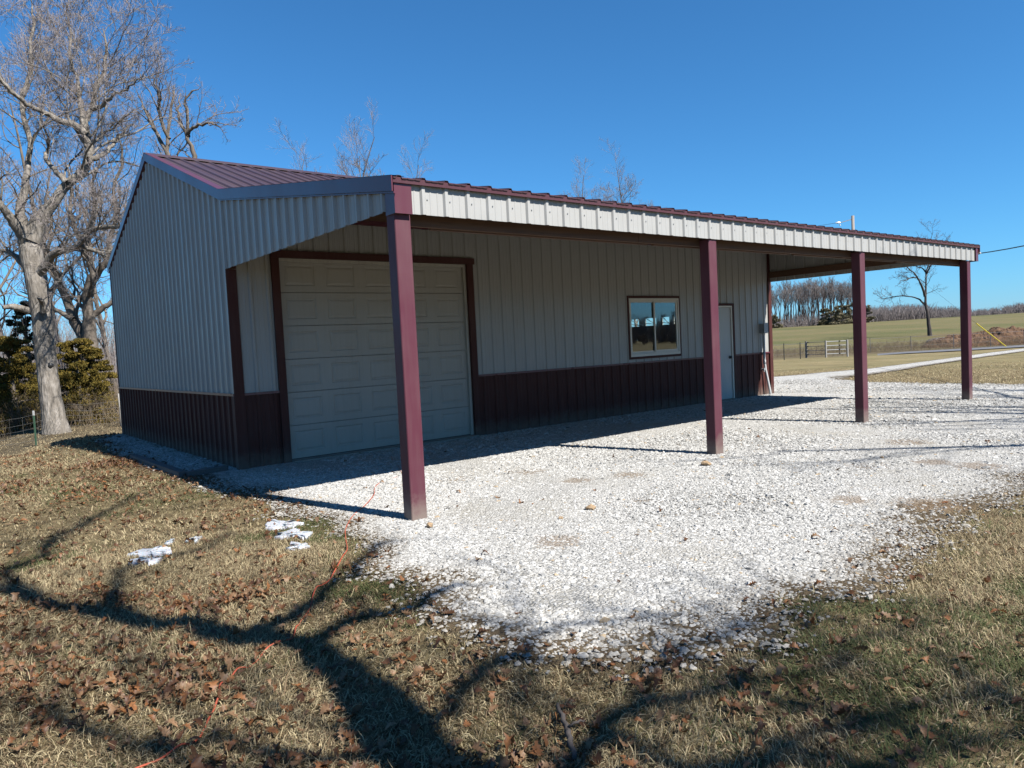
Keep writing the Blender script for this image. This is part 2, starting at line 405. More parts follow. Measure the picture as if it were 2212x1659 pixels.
def sd_grav(x, y): return np.maximum(sdpoly(x, y, YARD), sdpoly(x, y, GSTRIP))
def vnoise(x, y, s, seed=0):
    """cheap smooth value noise in [-1,1]"""
    x = np.asarray(x)*s+seed*17.3; y = np.asarray(y)*s-seed*9.1
    xi, yi = np.floor(x), np.floor(y); fx, fy = x-xi, y-yi; fx = fx*fx*(3-2*fx); fy = fy*fy*(3-2*fy)
    def h(a, b):
        v_ = np.sin(a*127.1+b*311.7+seed*74.7)*43758.5453; return (v_-np.floor(v_))*2-1
    return (h(xi, yi)*(1-fx)+h(xi+1, yi)*fx)*(1-fy)+(h(xi, yi+1)*(1-fx)+h(xi+1, yi+1)*fx)*fy

DRIVE_L = [(1690, 810), (1760, 806), (1875, 797), (1960, 786), (2050, 774), (2130, 763), (2212, 752.5), (2330, 739)]
DRIVE_R = [(1740, 826), (1800, 817), (1875, 810.5), (1960, 798), (2050, 783), (2130, 771), (2212, 759.5), (2330, 745)]
ROAD_F = [(1868, 765), (1950, 761.5), (2050, 756), (2130, 751.5), (2212, 746.5), (2400, 735), (2700, 717)]
ROAD_N = [(1868, 768.5), (1950, 765.2), (2050, 760), (2130, 755.6), (2212, 750.8), (2400, 739.5), (2700, 722)]

nr, na = 190, 420
rr = np.concatenate([[0.0], .35*(2600/.35)**(np.arange(nr)/(nr-1))]); an = np.arange(na)*2*np.pi/na
Rr, An = np.meshgrid(rr[1:], an, indexing='ij')
gx = CAM[0]+Rr*np.cos(An); gy = CAM[1]+Rr*np.sin(An)
gx = np.concatenate([[CAM[0]], gx.ravel()]); gy = np.concatenate([[CAM[1]], gy.ravel()])
gz = H(gx, gy)-.012
i = np.arange(nr-1)[:, None]*na; j = np.arange(na)[None, :]; j2 = (j+1) % na
q = np.stack([1+i+j, 1+i+na+j, 1+i+na+j2, 1+i+j2], -1).reshape(-1, 4)
tri = np.stack([np.zeros(na, int), 1+np.arange(na), 1+(np.arange(na)+1) % na], 1)
sdep = (gx-CAM[0])*FH[0]+(gy-CAM[1])*FH[1]; lat = (gx-CAM[0])*FH[1]-(gy-CAM[1])*FH[0]; qq = lat/np.maximum(sdep, 1)
far = sst(16, 34, np.hypot(gx-CAM[0], gy-CAM[1]))
scrub = sst(61, 63, sdep)*(1-sst(67, 76, sdep))*sst(.3, .36, qq)*.9
# wooded left side: leaf-strewn brown floor
scrub = np.maximum(scrub, (1-sst(.0, .12, qq))*sst(16.5, 18.5, sdep))
gp = G(2150, 720); dirt = np.exp(-(((gx-gp[0])*FH[1]-(gy-gp[1])*FH[0])/9)**2-(((gx-gp[0])*FH[0]+(gy-gp[1])*FH[1])/5)**2)*.9
mk('ground', np.stack([gx, gy, gz], 1), [tri, q], 'ground', smooth=True, attrs=dict(far=far, scrub=scrub, dirt=dirt, field=sst(60, 74, sdep)))['kind'] = 'structure'

# gravel yard
DIRTS = [(1610, 1002, .32), (1870, 1008, .30), (2010, 1092, .35), (1840, 1083, .22), (1205, 1172, .26), (1390, 1082, .16), (1250, 1040, .2), (1150, 1020, .25), (1360, 1028, .25), (1480, 1150, .14), (2120, 1010, .3), (2010, 1000, .25), (975, 1038, .3), (1960, 957, .35), (1240, 965, .35)]
xs = np.arange(-2.2, 22, .075); ys = np.arange(-8.8, 8, .075)
X, Y = np.meshgrid(xs, ys, indexing='ij'); sd_ = sd_grav(X, Y)+.16*vnoise(X, Y, 1.7, 1)+.09*vnoise(X, Y, 5.1, 2)
keep = sd_ > -.22
Z = H(X, Y)+.004+np.where(X < .0, 0, 0)+.010*vnoise(X, Y, .8, 5)*sst(.1, 1., sd_)+.004-.03*(1-sst(-.22, .02, sd_))
cell = keep[:-1, :-1] & keep[1:, :-1] & keep[:-1, 1:] & keep[1:, 1:]
I, J = np.nonzero(cell); ny = len(ys); a = I*ny+J
q = np.stack([a, a+ny, a+ny+1, a+1], 1)
used = np.zeros(X.size, bool); used[q.ravel()] = True; remap = np.cumsum(used)-1
dirt = np.zeros(X.shape)
DW = []
for (u, v, r) in DIRTS:
    p = G(u, v); DW.append((p[0], p[1], r)); dd = ((X-p[0])**2+(Y-p[1])**2)/(r*r); dirt = np.maximum(dirt, np.exp(-dd))
edge = sst(-.22, .55, sd_); dc = np.hypot(X-CAM[0], Y-CAM[1])
loose = (1-sst(8, 20., dc))*(1-.4*sst(.25, .6, vnoise(X, Y, .9, 11)+.3*vnoise(X, Y, 3, 12)))*(1-sst(-.9, -.2, Y)*sst(.2, .8, X)*.5)
V = np.stack([X.ravel(), Y.ravel(), Z.ravel()], 1)[used]
mk('gravel_yard', V, [remap[q]], 'gravel', smooth=True, attrs=dict(edge=edge.ravel()[used], dirt=dirt.ravel()[used], loose=loose.ravel()[used]))['kind'] = 'structure'

def strip(name, A, B, mat, lift, nsub=14, cross=4, attrs_=False):
    Pa = np.array([G(*p) for p in A]); Pb = np.array([G(*p) for p in B])
    tt = np.linspace(0, len(A)-1, (len(A)-1)*nsub+1); ia = np.minimum(tt.astype(int), len(A)-2); f = (tt-ia)[:, None]
    a = Pa[ia]*(1-f)+Pa[ia+1]*f; b = Pb[ia]*(1-f)+Pb[ia+1]*f
    c = np.linspace(0, 1, cross+1)
    V = a[:, None]*(1-c[None, :, None])+b[:, None]*c[None, :, None]
    V[..., 2] = H(V[..., 0], V[..., 1])+(lift*sst(0, 1.2, tt)-.03*(1-sst(0, 1.2, tt)))[:, None]+.02*np.sin(c*np.pi)[None]*sst(.2, 1.4, tt)[:, None]
    n = cross+1; i = np.arange(len(tt)-1)[:, None]*n; j = np.arange(cross)[None]
    q = np.stack([i+j, i+j+1, i+n+j+1, i+n+j], -1).reshape(-1, 4); V = V.reshape(-1, 3)
    e = np.tile(np.minimum(1, .42+1.6*np.minimum(c, 1-c)), len(tt))
    rut = np.tile(.52*np.exp(-((c-.5)/.12)**2), len(tt))
    o = mk(name, V, [q], mat, smooth=True, attrs=dict(edge=e, dirt=rut)); o['kind'] = 'structure'; return o
strip('driveway', DRIVE_L, DRIVE_R, 'gravel', .014, cross=10)
strip('road', ROAD_F, ROAD_N, 'asphalt', .06)

# ---------------------------------------------------------------- loose gravel stones
# a twelve-vertex chip: squarish slab with cut corners
OCT_V = np.array([[.95, .35, -.1], [.35, .95, .05], [-.5, .85, -.1], [-.95, .1, .05], [-.6, -.75, -.05], [.3, -.95, .1], [.9, -.45, 0],
                  [.5, .3, .75], [-.45, .4, .8], [-.3, -.45, .72], [.45, -.4, .8], [0, 0, -.7]])
OCT_F = np.array([[0, 1, 7], [1, 2, 8], [1, 8, 7], [2, 3, 8], [3, 9, 8], [3, 4, 9], [4, 5, 9], [5, 10, 9], [5, 6, 10], [6, 0, 10], [0, 7, 10], [7, 8, 9], [7, 9, 10], [3, 2, 11], [1, 0, 11], [5, 4, 11], [2, 1, 11], [4, 3, 11], [6, 5, 11], [0, 6, 11]]); KV = 12
def scatter_pts(n, x0, x1, y0, y1): return rng.uniform(x0, x1, n), rng.uniform(y0, y1, n)
def visible(x, y, m=.3):
    d = np.stack([x-CAM[0], y-CAM[1], -CAM[2]+0*x], 1); z = d@F_
    u = (d@RT_)/z*FOC/1106; v = -(d@UP_)/z*FOC/829.5
    return (z > 1.5) & (np.abs(u) < 1+m) & (v < 1+m+.1)
def rotmats(n, tilt=np.pi):
    a = rng.uniform(0, 2*np.pi, n); ca, sa = np.cos(a), np.sin(a)
    Rz = np.zeros((n, 3, 3)); Rz[:, 0, 0] = ca; Rz[:, 0, 1] = -sa; Rz[:, 1, 0] = sa; Rz[:, 1, 1] = ca; Rz[:, 2, 2] = 1
    b = rng.normal(0, tilt, n); cb, sb = np.cos(b), np.sin(b)
    Rx = np.zeros((n, 3, 3)); Rx[:, 0, 0] = 1; Rx[:, 1, 1] = cb; Rx[:, 1, 2] = -sb; Rx[:, 2, 1] = sb; Rx[:, 2, 2] = cb
    a = rng.uniform(0, 2*np.pi, n); ca, sa = np.cos(a), np.sin(a)
    R2 = np.zeros((n, 3, 3)); R2[:, 0, 0] = ca; R2[:, 0, 1] = -sa; R2[:, 1, 0] = sa; R2[:, 1, 1] = ca; R2[:, 2, 2] = 1
    return Rz@Rx@R2
def stones(name, N, box, dmax, size, dmin=0.):
    x, y = scatter_pts(N, *box); s = sd_grav(x, y)+.16*vnoise(x, y, 1.7, 1)+.09*vnoise(x, y, 5.1, 2)
    d = np.hypot(x-CAM[0], y-CAM[1])
    pk = sst(-.38, .42, s)**1.6
    for (dx, dy, r) in DW: pk = pk*(1-.6*np.exp(-((x-dx)**2+(y-dy)**2)/(r*r)))
    pk = pk*(1-.45*sst(.25, .6, vnoise(x, y, .9, 11)+.3*vnoise(x, y, 3, 12)))
    pk = pk*(1-sst(dmax*.75, dmax, d))*(sst(dmin*.8, dmin, d) if dmin else 1)
    ok = (rng.random(N) < pk) & visible(x, y) & ((y < -.02) | (x < -.0) | (x > 12.3))
    x, y, d, s = x[ok], y[ok], d[ok], s[ok]; n = len(x)
    big = sst(.1, .7, vnoise(x, y, .55, 15)+.8*np.exp(-((x+.1)**2+(y+6.6)**2)/1.6))
    sz = size*np.exp(rng.normal(0, .36, n))*(1+.28*big); pick = rng.random(n) < 1/(1+1.0*big); x, y, d, s, sz = x[pick], y[pick], d[pick], s[pick], sz[pick]; n = len(x)
    base = OCT_V[None]*(1+rng.normal(0, .15, (n, KV, 1)))+rng.normal(0, .08, (n, KV, 3))
    sc = np.stack([sz, sz*rng.uniform(.55, .95, n), sz*rng.uniform(.32, .62, n)], 1)
    V = np.einsum('nij,nkj->nki', rotmats(n, .22), base*sc[:, None])
    V += np.stack([x, y, H(x, y)+.005+sc[:, 2]*.15], 1)[:, None]
    V = V.reshape(-1, 3); Fc = (OCT_F[None]+KV*np.arange(n)[:, None, None]).reshape(-1, 3)
    g = rng.beta(3.2, 1.7, n)[:, None]; tint = np.array([.17, .167, .157])*(1-g)+np.array([.53, .52, .49])*g
    w_ = rng.random(n)[:, None]; tint = np.where(w_ > .985, tint*np.array([.85, .66, .45]), tint); tint = np.where(w_ < .12, tint*.6, tint)
    dirtm = (1-sst(-.2, .5, s))[:, None]*.45; tint = tint*(1-dirtm)+np.array([.15, .12, .08])*dirtm
    o = mk(name, V, [Fc], 'stones', tint=np.repeat(tint, KV, 0)); tag(o, kind='stuff'); return o, n
o, n = stones('gravel_stones', 820000, (-1.9, 7.5, -8.2, .2), 10.5, .0092)
print('stones', n); tag(o, 'crushed white limestone gravel covering the yard under the porch roof', 'gravel')
o, n = stones('limestone_chips', 560000, (1, 22, -8.5, 6.5), 25., .0135, 9.2)
print('chips', n); tag(o, 'finer looking white limestone gravel around the far porch posts', 'gravel')

o, n = stones('gable_gravel', 26000, (-.8, .04, .1, 7.4), 19., .0150)
tag(o, 'white gravel strip between the gable wall and the dark timber edging', 'gravel')
# ---------------------------------------------------------------- building
BX, BY = 12.19, 7.22
HW, HB = .974, 2.576
ZB, ZP, ZE = 3.545, 4.825, 2.812       # roof surface at bend, peak, eave
YP = BY/2; YE = -4.28
barn = empty('pole_barn', (0, 0, 0))
tag(barn, 'long white metal pole barn with maroon wainscot, posts and roof and an open lean-to porch', 'barn')
def roofz(y):
    return np.where(y < 0, ZB+(y/YE)*(ZE-ZB), np.where(y < YP, ZB+(y/YP)*(ZP-ZB), ZP+((y-YP)/YP)*(3.48-ZP)))
RIB = .2286
def rib_profile(s0, s1, minor=True, amp=.019, phase=0.):
    """sorted list of (s, offset)"""
    pts = []
    k0 = int(math.floor((s0-phase)/RIB))-1; k1 = int(math.ceil((s1-phase)/RIB))+1
    for k in range(k0, k1+1):
        b = phase+k*RIB
        seq = [(-.029, 0), (-.014, amp), (.014, amp), (.029, 0)]
        if minor: seq += [(.068, 0), (.073, .0028), (.084, .0028), (.089, 0), (.139, 0), (.144, .0028), (.155, .0028), (.160, 0)]
        pts += [(b+ds, o) for ds, o in seq]
    full = list(pts); pts = [p for p in pts if s0 < p[0] < s1]
    f = lambda s: float(np.interp(s, [p[0] for p in full], [p[1] for p in full]))
    return [(s0, f(s0))]+pts+[(s1, f(s1))]
def panel(mb, o, ax, nrm, s0, s1, zb, zt, phase=0., amp=.019, minor=True, breaks=()):
    """vertical ribbed sheet; o origin, ax along, nrm outward; zb/zt functions or numbers of s"""
    pr = rib_profile(s0, s1, minor, amp, phase)
    for b in breaks:
        if s0 < b < s1: pr.append((b, float(np.interp(b, [p[0] for p in pr], [p[1] for p in pr]))))
    pr.sort(); S_ = np.array([p[0] for p in pr]); off = np.array([p[1] for p in pr])
    zb_ = np.array([zb(s) if callable(zb) else zb for s in S_]); zt_ = np.array([zt(s) if callable(zt) else zt for s in S_])
    o, ax, nrm = map(lambda a: np.array(a, float), (o, ax, nrm))
    base = o+S_[:, None]*ax+off[:, None]*nrm
    A = base.copy(); A[:, 2] = zb_; B = base.copy(); B[:, 2] = zt_
    V = np.empty((2*len(S_), 3)); V[0::2] = A; V[1::2] = B
    i = np.arange(len(S_)-1)*2
    mb.add(V, [np.stack([i, i+2, i+3, i+1], 1)])
X0, X1 = (0, 0, 0), None
DXL, DXR, DZT = .663, 3.695, 2.735     # overhead door opening
WX0, WX1, WZ0, WZ1 = 7.40, 8.87, 1.085, 2.205
MX0, MX1, MZ = 9.74, 10.70, 2.045
def front(mb, s0, s1, zb, zt): panel(mb, (0, 0, 0), (1, 0, 0), (0, -1, 0), s0, s1, zb, zt, phase=.045)
m = MB()
front(m, .02, DXL-.06, HW, 3.28); front(m, DXL-.06, DXR+.06, DZT+.05, 3.28)
front(m, DXR+.06, WX0-.03, HW, 3.28); front(m, WX0-.03, WX1+.03, HW, WZ0-.02); front(m, WX0-.03, WX1+.03, WZ1+.02, 3.28)
front(m, WX1+.03, MX0-.03, HW, 3.28); front(m, MX0-.03, MX1+.03, MZ+.02, 3.28); front(m, MX1+.03, BX-.02, HW, 3.28)
m.build('wall_siding', 'white_metal', barn)
m = MB()
for a, b in ((.02, DXL-.06), (DXR+.06, MX0-.03), (MX1+.03, BX-.02)): m = MB(); front(m, a, b, -.1, HW-.012); m.build('wainscot', 'maroon', barn)
# near gable (x=0): s along +y from porch edge
m = MB()
zt = lambda s: float(roofz(np.array(s)))-.05
panel(m, (0, 0, 0), (0, 1, 0), (-1, 0, 0), -4.18, 0, HB, zt, phase=.02, amp=.027)
panel(m, (0, 0, 0), (0, 1, 0), (-1, 0, 0), 0, BY, HW, zt, phase=.02, amp=.027, breaks=(YP,))
o = m.build('gable_siding', 'white_metal', barn)
m = MB(); panel(m, (0, 0, 0), (0, 1, 0), (-1, 0, 0), .0, BY, -.1, HW-.012, phase=.02, amp=.027); m.build('gable_wainscot', 'maroon', barn)
# inner liner behind near-gable wing so that the sheet has thickness
# far gable (x=BX) with overhead door lites left open
m = MB()
fz = lambda s: float(roofz(np.array(s)))-.05
FD0, FD1, FDZ = 2.15, 5.15, 2.25
panel(m, (BX, 0, 0), (0, 1, 0), (1, 0, 0), -4.18, 0, HB, fz, phase=.02)
panel(m, (BX, 0, 0), (0, 1, 0), (1, 0, 0), 0, FD0, -.1, fz, phase=.02); panel(m, (BX, 0, 0), (0, 1, 0), (1, 0, 0), FD1, BY, -.1, fz, phase=.02)
panel(m, (BX, 0, 0), (0, 1, 0), (1, 0, 0), FD0, FD1, FDZ, fz, phase=.02, breaks=(YP,))
m.build('far_gable_siding', 'white_metal', barn)
m = MB(); panel(m, (0, BY, 0), (1, 0, 0), (0, 1, 0), 0, BX, -.1, 3.43, phase=.0); m.build('rear_siding', 'white_metal', barn)
# far overhead door: frame slabs around three lites with sunburst bars
lites = [(2.30, 2.90), (2.98, 3.22), (3.33, 3.70), (3.94, 4.26)]
lites = [(2.25, 2.75), (2.89, 3.13), (3.33, 3.71), (3.93, 4.26), (4.5, 4.95)]
m = MB(); zz0, zz1 = 1.765, 1.965; xa, xb = BX-.05, BX-.01
m.box(xa, xb, FD0, FD1, -.05, zz0); m.box(xa, xb, FD0, FD1, zz1, FDZ)
yy = [FD0]+[a for l in lites for a in l]+[FD1]
for a, b in zip(yy[0::2], yy[1::2]): m.box(xa, xb, a, b, zz0, zz1)
fd = m.build('far_overhead_door', 'door_white', barn)
for a, b in lites[:4]:
    w_ = b-a; m = MB()
    m.bar((BX-.03, a+w_*.05, zz0+.02), (BX-.03, b-w_*.1, zz1-.01), .02, .014); m.bar((BX-.03, a+w_*.1, zz0+.03), (BX-.03, b, zz0+.07), .02, .014)
    m.build('sunburst_bars', 'door_white', fd)
# floor slab and threshold
m = MB(); m.box(.06, BX-.06, .02, BY-.04, -.08, .035); m.box(DXL-.0, DXR+.0, -.12, .0195, -.08, .032); m.box(MX0, MX1, -.10, .0195, -.08, .028)
m.build('concrete_slab', 'concrete', barn)
# interior framing & dark ceiling so the inside reads as a dim workshop
m = MB()
for yy_ in (1.2, 2.6, 4.6, 6.0): m.bar((.1, yy_, float(roofz(np.array(yy_)))-.12), (BX-.1, yy_, float(roofz(np.array(yy_)))-.12), .04, .14)
for xx in np.arange(1.2, 12, 2.4): m.box(xx-.02, xx+.02, .1, BY-.1, 3.1, 3.24)
m.build('roof_framing', 'wood', barn)

# roof sheets: ribs run down the slope, spaced along x
def roof_sheet(name, y0, z0, y1, z1, xa, xb, th=.0, mat='maroon_roof', phase=.02):
    pr = rib_profile(xa, xb, True, .023, phase); S_ = np.array([p[0] for p in pr]); off = np.array([p[1] for p in pr])
    d = np.array([0, y1-y0, z1-z0]); d /= np.linalg.norm(d); n_ = np.cross((1, 0, 0), d); 
    if n_[2] < 0: n_ = -n_
    A = np.stack([S_, np.full_like(S_, y0), np.full_like(S_, z0)], 1)+off[:, None]*n_
    B = np.stack([S_, np.full_like(S_, y1), np.full_like(S_, z1)], 1)+off[:, None]*n_
    V = np.vstack([A, B, A-n_*.004, B-n_*.004]); k = len(S_); i = np.arange(k-1)
    m = MB(); m.add(V, [np.stack([i, i+1, k+i+1, k+i], 1), np.stack([2*k+i, 3*k+i, 3*k+i+1, 2*k+i+1], 1),
                       np.stack([i, 2*k+i, 2*k+i+1, i+1], 1), np.stack([k+i, k+i+1, 3*k+i+1, 3*k+i], 1)])
    return m.build(name, mat, barn)
roof_sheet('roof_panel', 0, ZB, YP, ZP, -.03, BX+.03); roof_sheet('rear_roof_panel', BY+.12, 3.435, YP, ZP, -.03, BX+.03)
roof_sheet('porch_roof_panel', YE-.046, ZE+.002, .0, ZB+.004, -.03, BX+.03)
# sheathing / white liner just under the porch roof
m = MB(); sl = (ZB-ZE)/(-YE)
m.add([[.03, YE+.08, ZE+.08*sl-.03], [BX-.02, YE+.08, ZE+.08*sl-.03], [BX-.02, -.02, ZB-.04], [.03, -.02, ZB-.04]], [np.array([[0, 1, 2, 3]])]); m.build('porch_ceiling', 'white_metal', barn)
# ridge cap
m = MB()
for sgn in (-1, 1):
    y1 = YP+sgn*.17; z1 = ZP-.17*.355+.03
    a = np.array([[-.05, YP, ZP+.045], [BX+.05, YP, ZP+.045], [BX+.05, y1, z1], [-.05, y1, z1]])
    m.add(np.vstack([a, a-[0, 0, .006]]), [np.array([[0, 1, 2, 3], [7, 6, 5, 4], [2, 6, 7, 3]])])
m.build('ridge_cap', 'maroon_roof', barn)
# rake trim near & far gable: L shape bars following roofline
def rake(xf, sgn, nm):
    m = MB(); H_ = .125
    pts = [(YE-.035, ZE+.02), (0, ZB+.022), (YP, ZP+.035), (BY+.13, 3.455)]
    for (ya, za), (yb, zb_) in zip(pts[:-1], pts[1:]):
        for x_a, x_b, dz in ((xf-sgn*.0, xf+sgn*.012, H_),):
            V = [[x_a, ya, za], [x_b, ya, za], [x_b, ya, za-dz], [x_a, ya, za-dz], [x_a, yb, zb_], [x_b, yb, zb_], [x_b, yb, zb_-dz], [x_a, yb, zb_-dz]]
            m.add(V, [np.array([[0, 1, 2, 3], [7, 6, 5, 4], [0, 4, 5, 1], [1, 5, 6, 2], [2, 6, 7, 3], [3, 7, 4, 0]])])
        # top flange
        V = [[xf+sgn*.012, ya, za+.003], [xf-sgn*.11, ya, za+.003], [xf-sgn*.11, yb, zb_+.003], [xf+sgn*.012, yb, zb_+.003]]
        m.add(np.vstack([V, np.array(V)-[0, 0, .003]]), [np.array([[0, 1, 2, 3], [7, 6, 5, 4], [1, 5, 6, 2]])])
        # lower hem
        V = [[xf-sgn*.004, ya, za-H_-.016], [xf-sgn*.028, ya, za-H_-.016], [xf-sgn*.028, yb, zb_-H_-.016], [xf-sgn*.004, yb, zb_-H_-.016]]
        V = np.array(V); m.add(np.vstack([V, V+[0, 0, .014]]), [np.array([[0, 1, 2, 3], [7, 6, 5, 4], [0, 4, 5, 1], [1, 5, 6, 2], [3, 2, 6, 7], [0, 3, 7, 4]])])
    return m.build(nm, 'maroon_trim', barn)
rake(-.035, -1, 'rake_trim'); rake(BX+.035, 1, 'rake_trim')
# trim strips
for bb in ((-.034, -.003, .0, BY+.01, HW-.022, HW+.012), (DXR+.1, MX0-.05, -.027, -.003, HW-.022, HW+.010), (MX1+.06, BX-.03, -.027, -.003, HW-.022, HW+.010), (.03, DXL-.09, -.027, -.003, HW-.022, HW+.010)):
    m = MB(); m.box(*bb); m.build('wainscot_cap', 'maroon_trim', barn)
m = MB()
m.box(-.032, .10, -.030, -.022, -.1, HB-.01); m.box(-.038, -.0325, -.030, .07, -.1, HW-.023)                 # near corner
m.box(.0, .10, -.030, -.022, HB-.005, 3.26)
m.build('corner_trim', 'maroon', barn)
m = MB(); m.box(BX-.09, BX+.03, -.032, -.022, -.1, 3.26); m.box(BX+.022, BX+.03, -.0215, .09, -.1, 2.57); m.build('corner_trim', 'maroon', barn)
m = MB(); m.box(-.03, .07, BY+.022, BY+.03, -.1, 3.42); m.box(-.03, -.022, BY-.07, BY+.0215, -.1, 3.42); m.build('corner_trim', 'maroon', barn)
# wall head trim and ledger
m = MB(); m.box(.11, BX-.095, -.045, -.001, 3.235, 3.30); m.build('wall_head_trim', 'maroon_trim', barn)
m = MB(); m.box(.05, BX-.05, -.06, -.002, 3.302, 3.46)
for yr in (-.9, -1.8, -2.7, -3.5): z_ = ZE+(yr-YE)*sl-.035; m.box(.05, BX-.03, yr-.02, yr+.02, z_-.09, z_-.001)
m.build('porch_purlins', 'wood', barn)
# fascia (white ribbed) with screws
m = MB(); panel(m, (0, YE+.012, 0), (1, 0, 0), (0, -1, 0), .15, BX-.10, 2.545, 2.785, phase=.0395); fas = m.build('fascia', 'white_metal', barn)
m = MB(); m.tube([(0, .0125, 0), (0, .004, 0)], .0062, 6); scr = m.build('screw', 'galv', fas); scr.location = (.0395+RIB+.045, YE, 2.675)
for k in range(2, 53):
    x_ = .0395+k*RIB+.045
    if x_ < BX-.12: c_ = scr.copy(); COL.objects.link(c_); c_.parent = fas; c_.location = (x_, YE, 2.675)
m = MB(); m.box(.03, BX-.03, YE+.013, YE+.06, 2.56, 2.78); m.build('fascia_backing', 'wood', barn)
for a, b in ((-.015, .148), (BX-.098, BX+.015)):
    m = MB()
    m.box(a, b, YE-.014, YE-.006, 2.538, 2.83); m.box(a if a < 0 else b-.008, a+.008 if a < 0 else b, YE-.0055, YE+.14, 2.538, 2.80)
    m.build('fascia_corner_trim', 'maroon_trim', barn)
m = MB(); 
V = [[-.03, YE-.006, 2.828], [-.03, YE-.042, 2.822], [-.03, YE-.030, 2.779], [-.03, YE-.022, 2.779]]
V = np.array(V); V2 = V.copy(); V2[:, 0] = BX+.03; m.add(np.vstack([V, V2]), [np.array([[0, 1, 5, 4], [1, 2, 6, 5], [2, 3, 7, 6], [3, 0, 4, 7], [3, 2, 1, 0], [4, 5, 6, 7]])])
m.build('drip_edge', 'drip', barn)
# header beams behind posts
m = MB()
joints = [.16, 3.1, 6.0, 9.1, BX-.06]
for a, b in zip(joints[:-1], joints[1:]):
    m.box(a+.003, b-.003, -4.115, -4.077, 2.475, 2.70)
    m.box(a+.3, b+.2 if b < 12 else b-.01, -4.073, -4.035, 2.462, 2.69)
m.build('header_beam', 'wood', barn)
for bb in ((.02, .055, -4.03, -.05, 2.65, 2.79), (BX-.06, BX-.022, -4.03, -.05, 2.665, 2.80)): m = MB(); m.box(*bb); m.build('wing_girt', 'wood', barn)
# posts
def post(x, wx=.15):
    m = MB(); y0, y1 = -4.252, -4.118; b = .006
    prof = [(x+b, y0), (x+wx-b, y0), (x+wx, y0+b), (x+wx, y1-b), (x+wx-b, y1), (x+b, y1), (x, y1-b), (x, y0+b)]
    m.prism([(a, c, -.12) for a, c in prof], (0, 0, 1), 2.66); return m.build('post', 'maroon_post', barn)
for x in (0.0, 4.16, 7.79, 11.80): post(x)
# overhead door
od_y = .055
def overhead():
    cols, rows = 5, 6; z0, z1 = .045, 2.735; x0, x1 = DXL+.01, DXR-.045
    H_ = (z1-z0)/rows; Wc = (x1-x0)/cols
    frame = None
    for r in range(rows):
        m = MB(); a = z0+r*H_; b = a+H_-.007; m.box(x0, x1, od_y+.028, od_y+.05, a, b)
        # front skin built as a grid with raised panels
        xs_ = [x0]; 
        for c in range(cols):
            cx = x0+c*Wc; m2 = .10 if Wc > .5 else .08
            px0, px1 = cx+.085, cx+Wc-.085; pz0, pz1 = a+.085, b-.075
            rings = [(0, .0), (.010, .008), (.018, .0095), (.044, .002), (.050, .0015)]
            rects = [(px0+i_, px1-i_, pz0+i_, pz1-i_, od_y+o_) for i_, o_ in rings]
            V = [[cx, od_y+.0, a], [cx+Wc, od_y+.0, a], [cx+Wc, od_y+.0, b], [cx, od_y+.0, b]]
            rects[0] = (px0, px1, pz0, pz1, od_y+.0)
            for (p0, p1, q0, q1, y_) in rects: V += [[p0, y_, q0], [p1, y_, q0], [p1, y_, q1], [p0, y_, q1]]
            Fq = []
            for k in range(len(rects)):
                for e in range(4):
                    Fq.append([4*k+e, 4*k+(e+1) % 4, 4*(k+1)+(e+1) % 4, 4*(k+1)+e])
            k = len(rects)*4; Fq.append([k, k+1, k+2, k+3]); m.add(V, [np.array(Fq)])
        # hinge lip
        m.build('door_section', 'door_white', door)
door = empty('overhead_door', (0, 0, 0)); door.parent = barn
overhead()
m = MB(); m.box(DXL, DXR-.05, .012, .0545, DZT-.045, DZT); m.box(DXR-.047, DXR-.004, .012, .0545, .036, DZT-.0); m.build('stop_moulding', 'stop_trim', door)
m = MB(); m.box(x0 := DXL+.012, DXR-.05, od_y-.004, od_y+.03, .033, .0445); m.build('bottom_seal', 'black_plastic', door)
m = MB()
m.box(DXL-.105, DXL, -.036, .01, -.1, DZT); m.box(DXR, DXR+.112, -.036, .01, -.1, DZT)
m.box(DXL-.105, DXR+.14, -.042, .01, DZT+.001, DZT+.095)
m.box(DXL-.003, DXL+.006, .0105, .055, .0, DZT); m.box(DXR-.004, DXR+.003, .0105, .055, .0, DZT); m.box(DXL, DXR, .0105, .055, DZT+.0005, DZT+.01)
m.build('door_casing', 'maroon', door)
# entry door
ed = empty('entry_door', (0, 0, 0)); ed.parent = barn
m = MB(); m.box(MX0+.035, MX1-.05, .0, .04, .035, MZ-.04); lf = m.build('door_leaf', 'man_door', ed)
m = MB(); m.box(MX0, MX0+.03, -.022, .05, .03, MZ); m.box(MX1-.045, MX1, -.022, .05, .03, MZ); m.box(MX0+.031, MX1-.046, -.022, .05, MZ-.035, MZ); m.build('door_frame', 'vinyl', ed)
m = MB(); m.box(MX0-.06, MX0-.001, -.034, .0, -.05, MZ+.001); m.box(MX1+.001, MX1+.06, -.034, .0, -.05, MZ+.001); m.box(MX0-.06, MX1+.06, -.034, .0, MZ+.002, MZ+.05); m.build('door_casing', 'maroon', ed)
m = MB(); kx = MX1-.12; m.tube([(kx, -.001, .93), (kx, -.012, .93)], .034, 12); m.tube([(kx, -.012, .93), (kx, -.03, .93)], .012, 10); m.tube([(kx, -.03, .93), (kx, -.036, .93), (kx, -.055, .93), (kx, -.062, .93)], [.014, .030, .030, .015], 12)
m.build('door_knob', 'black_plastic', ed)
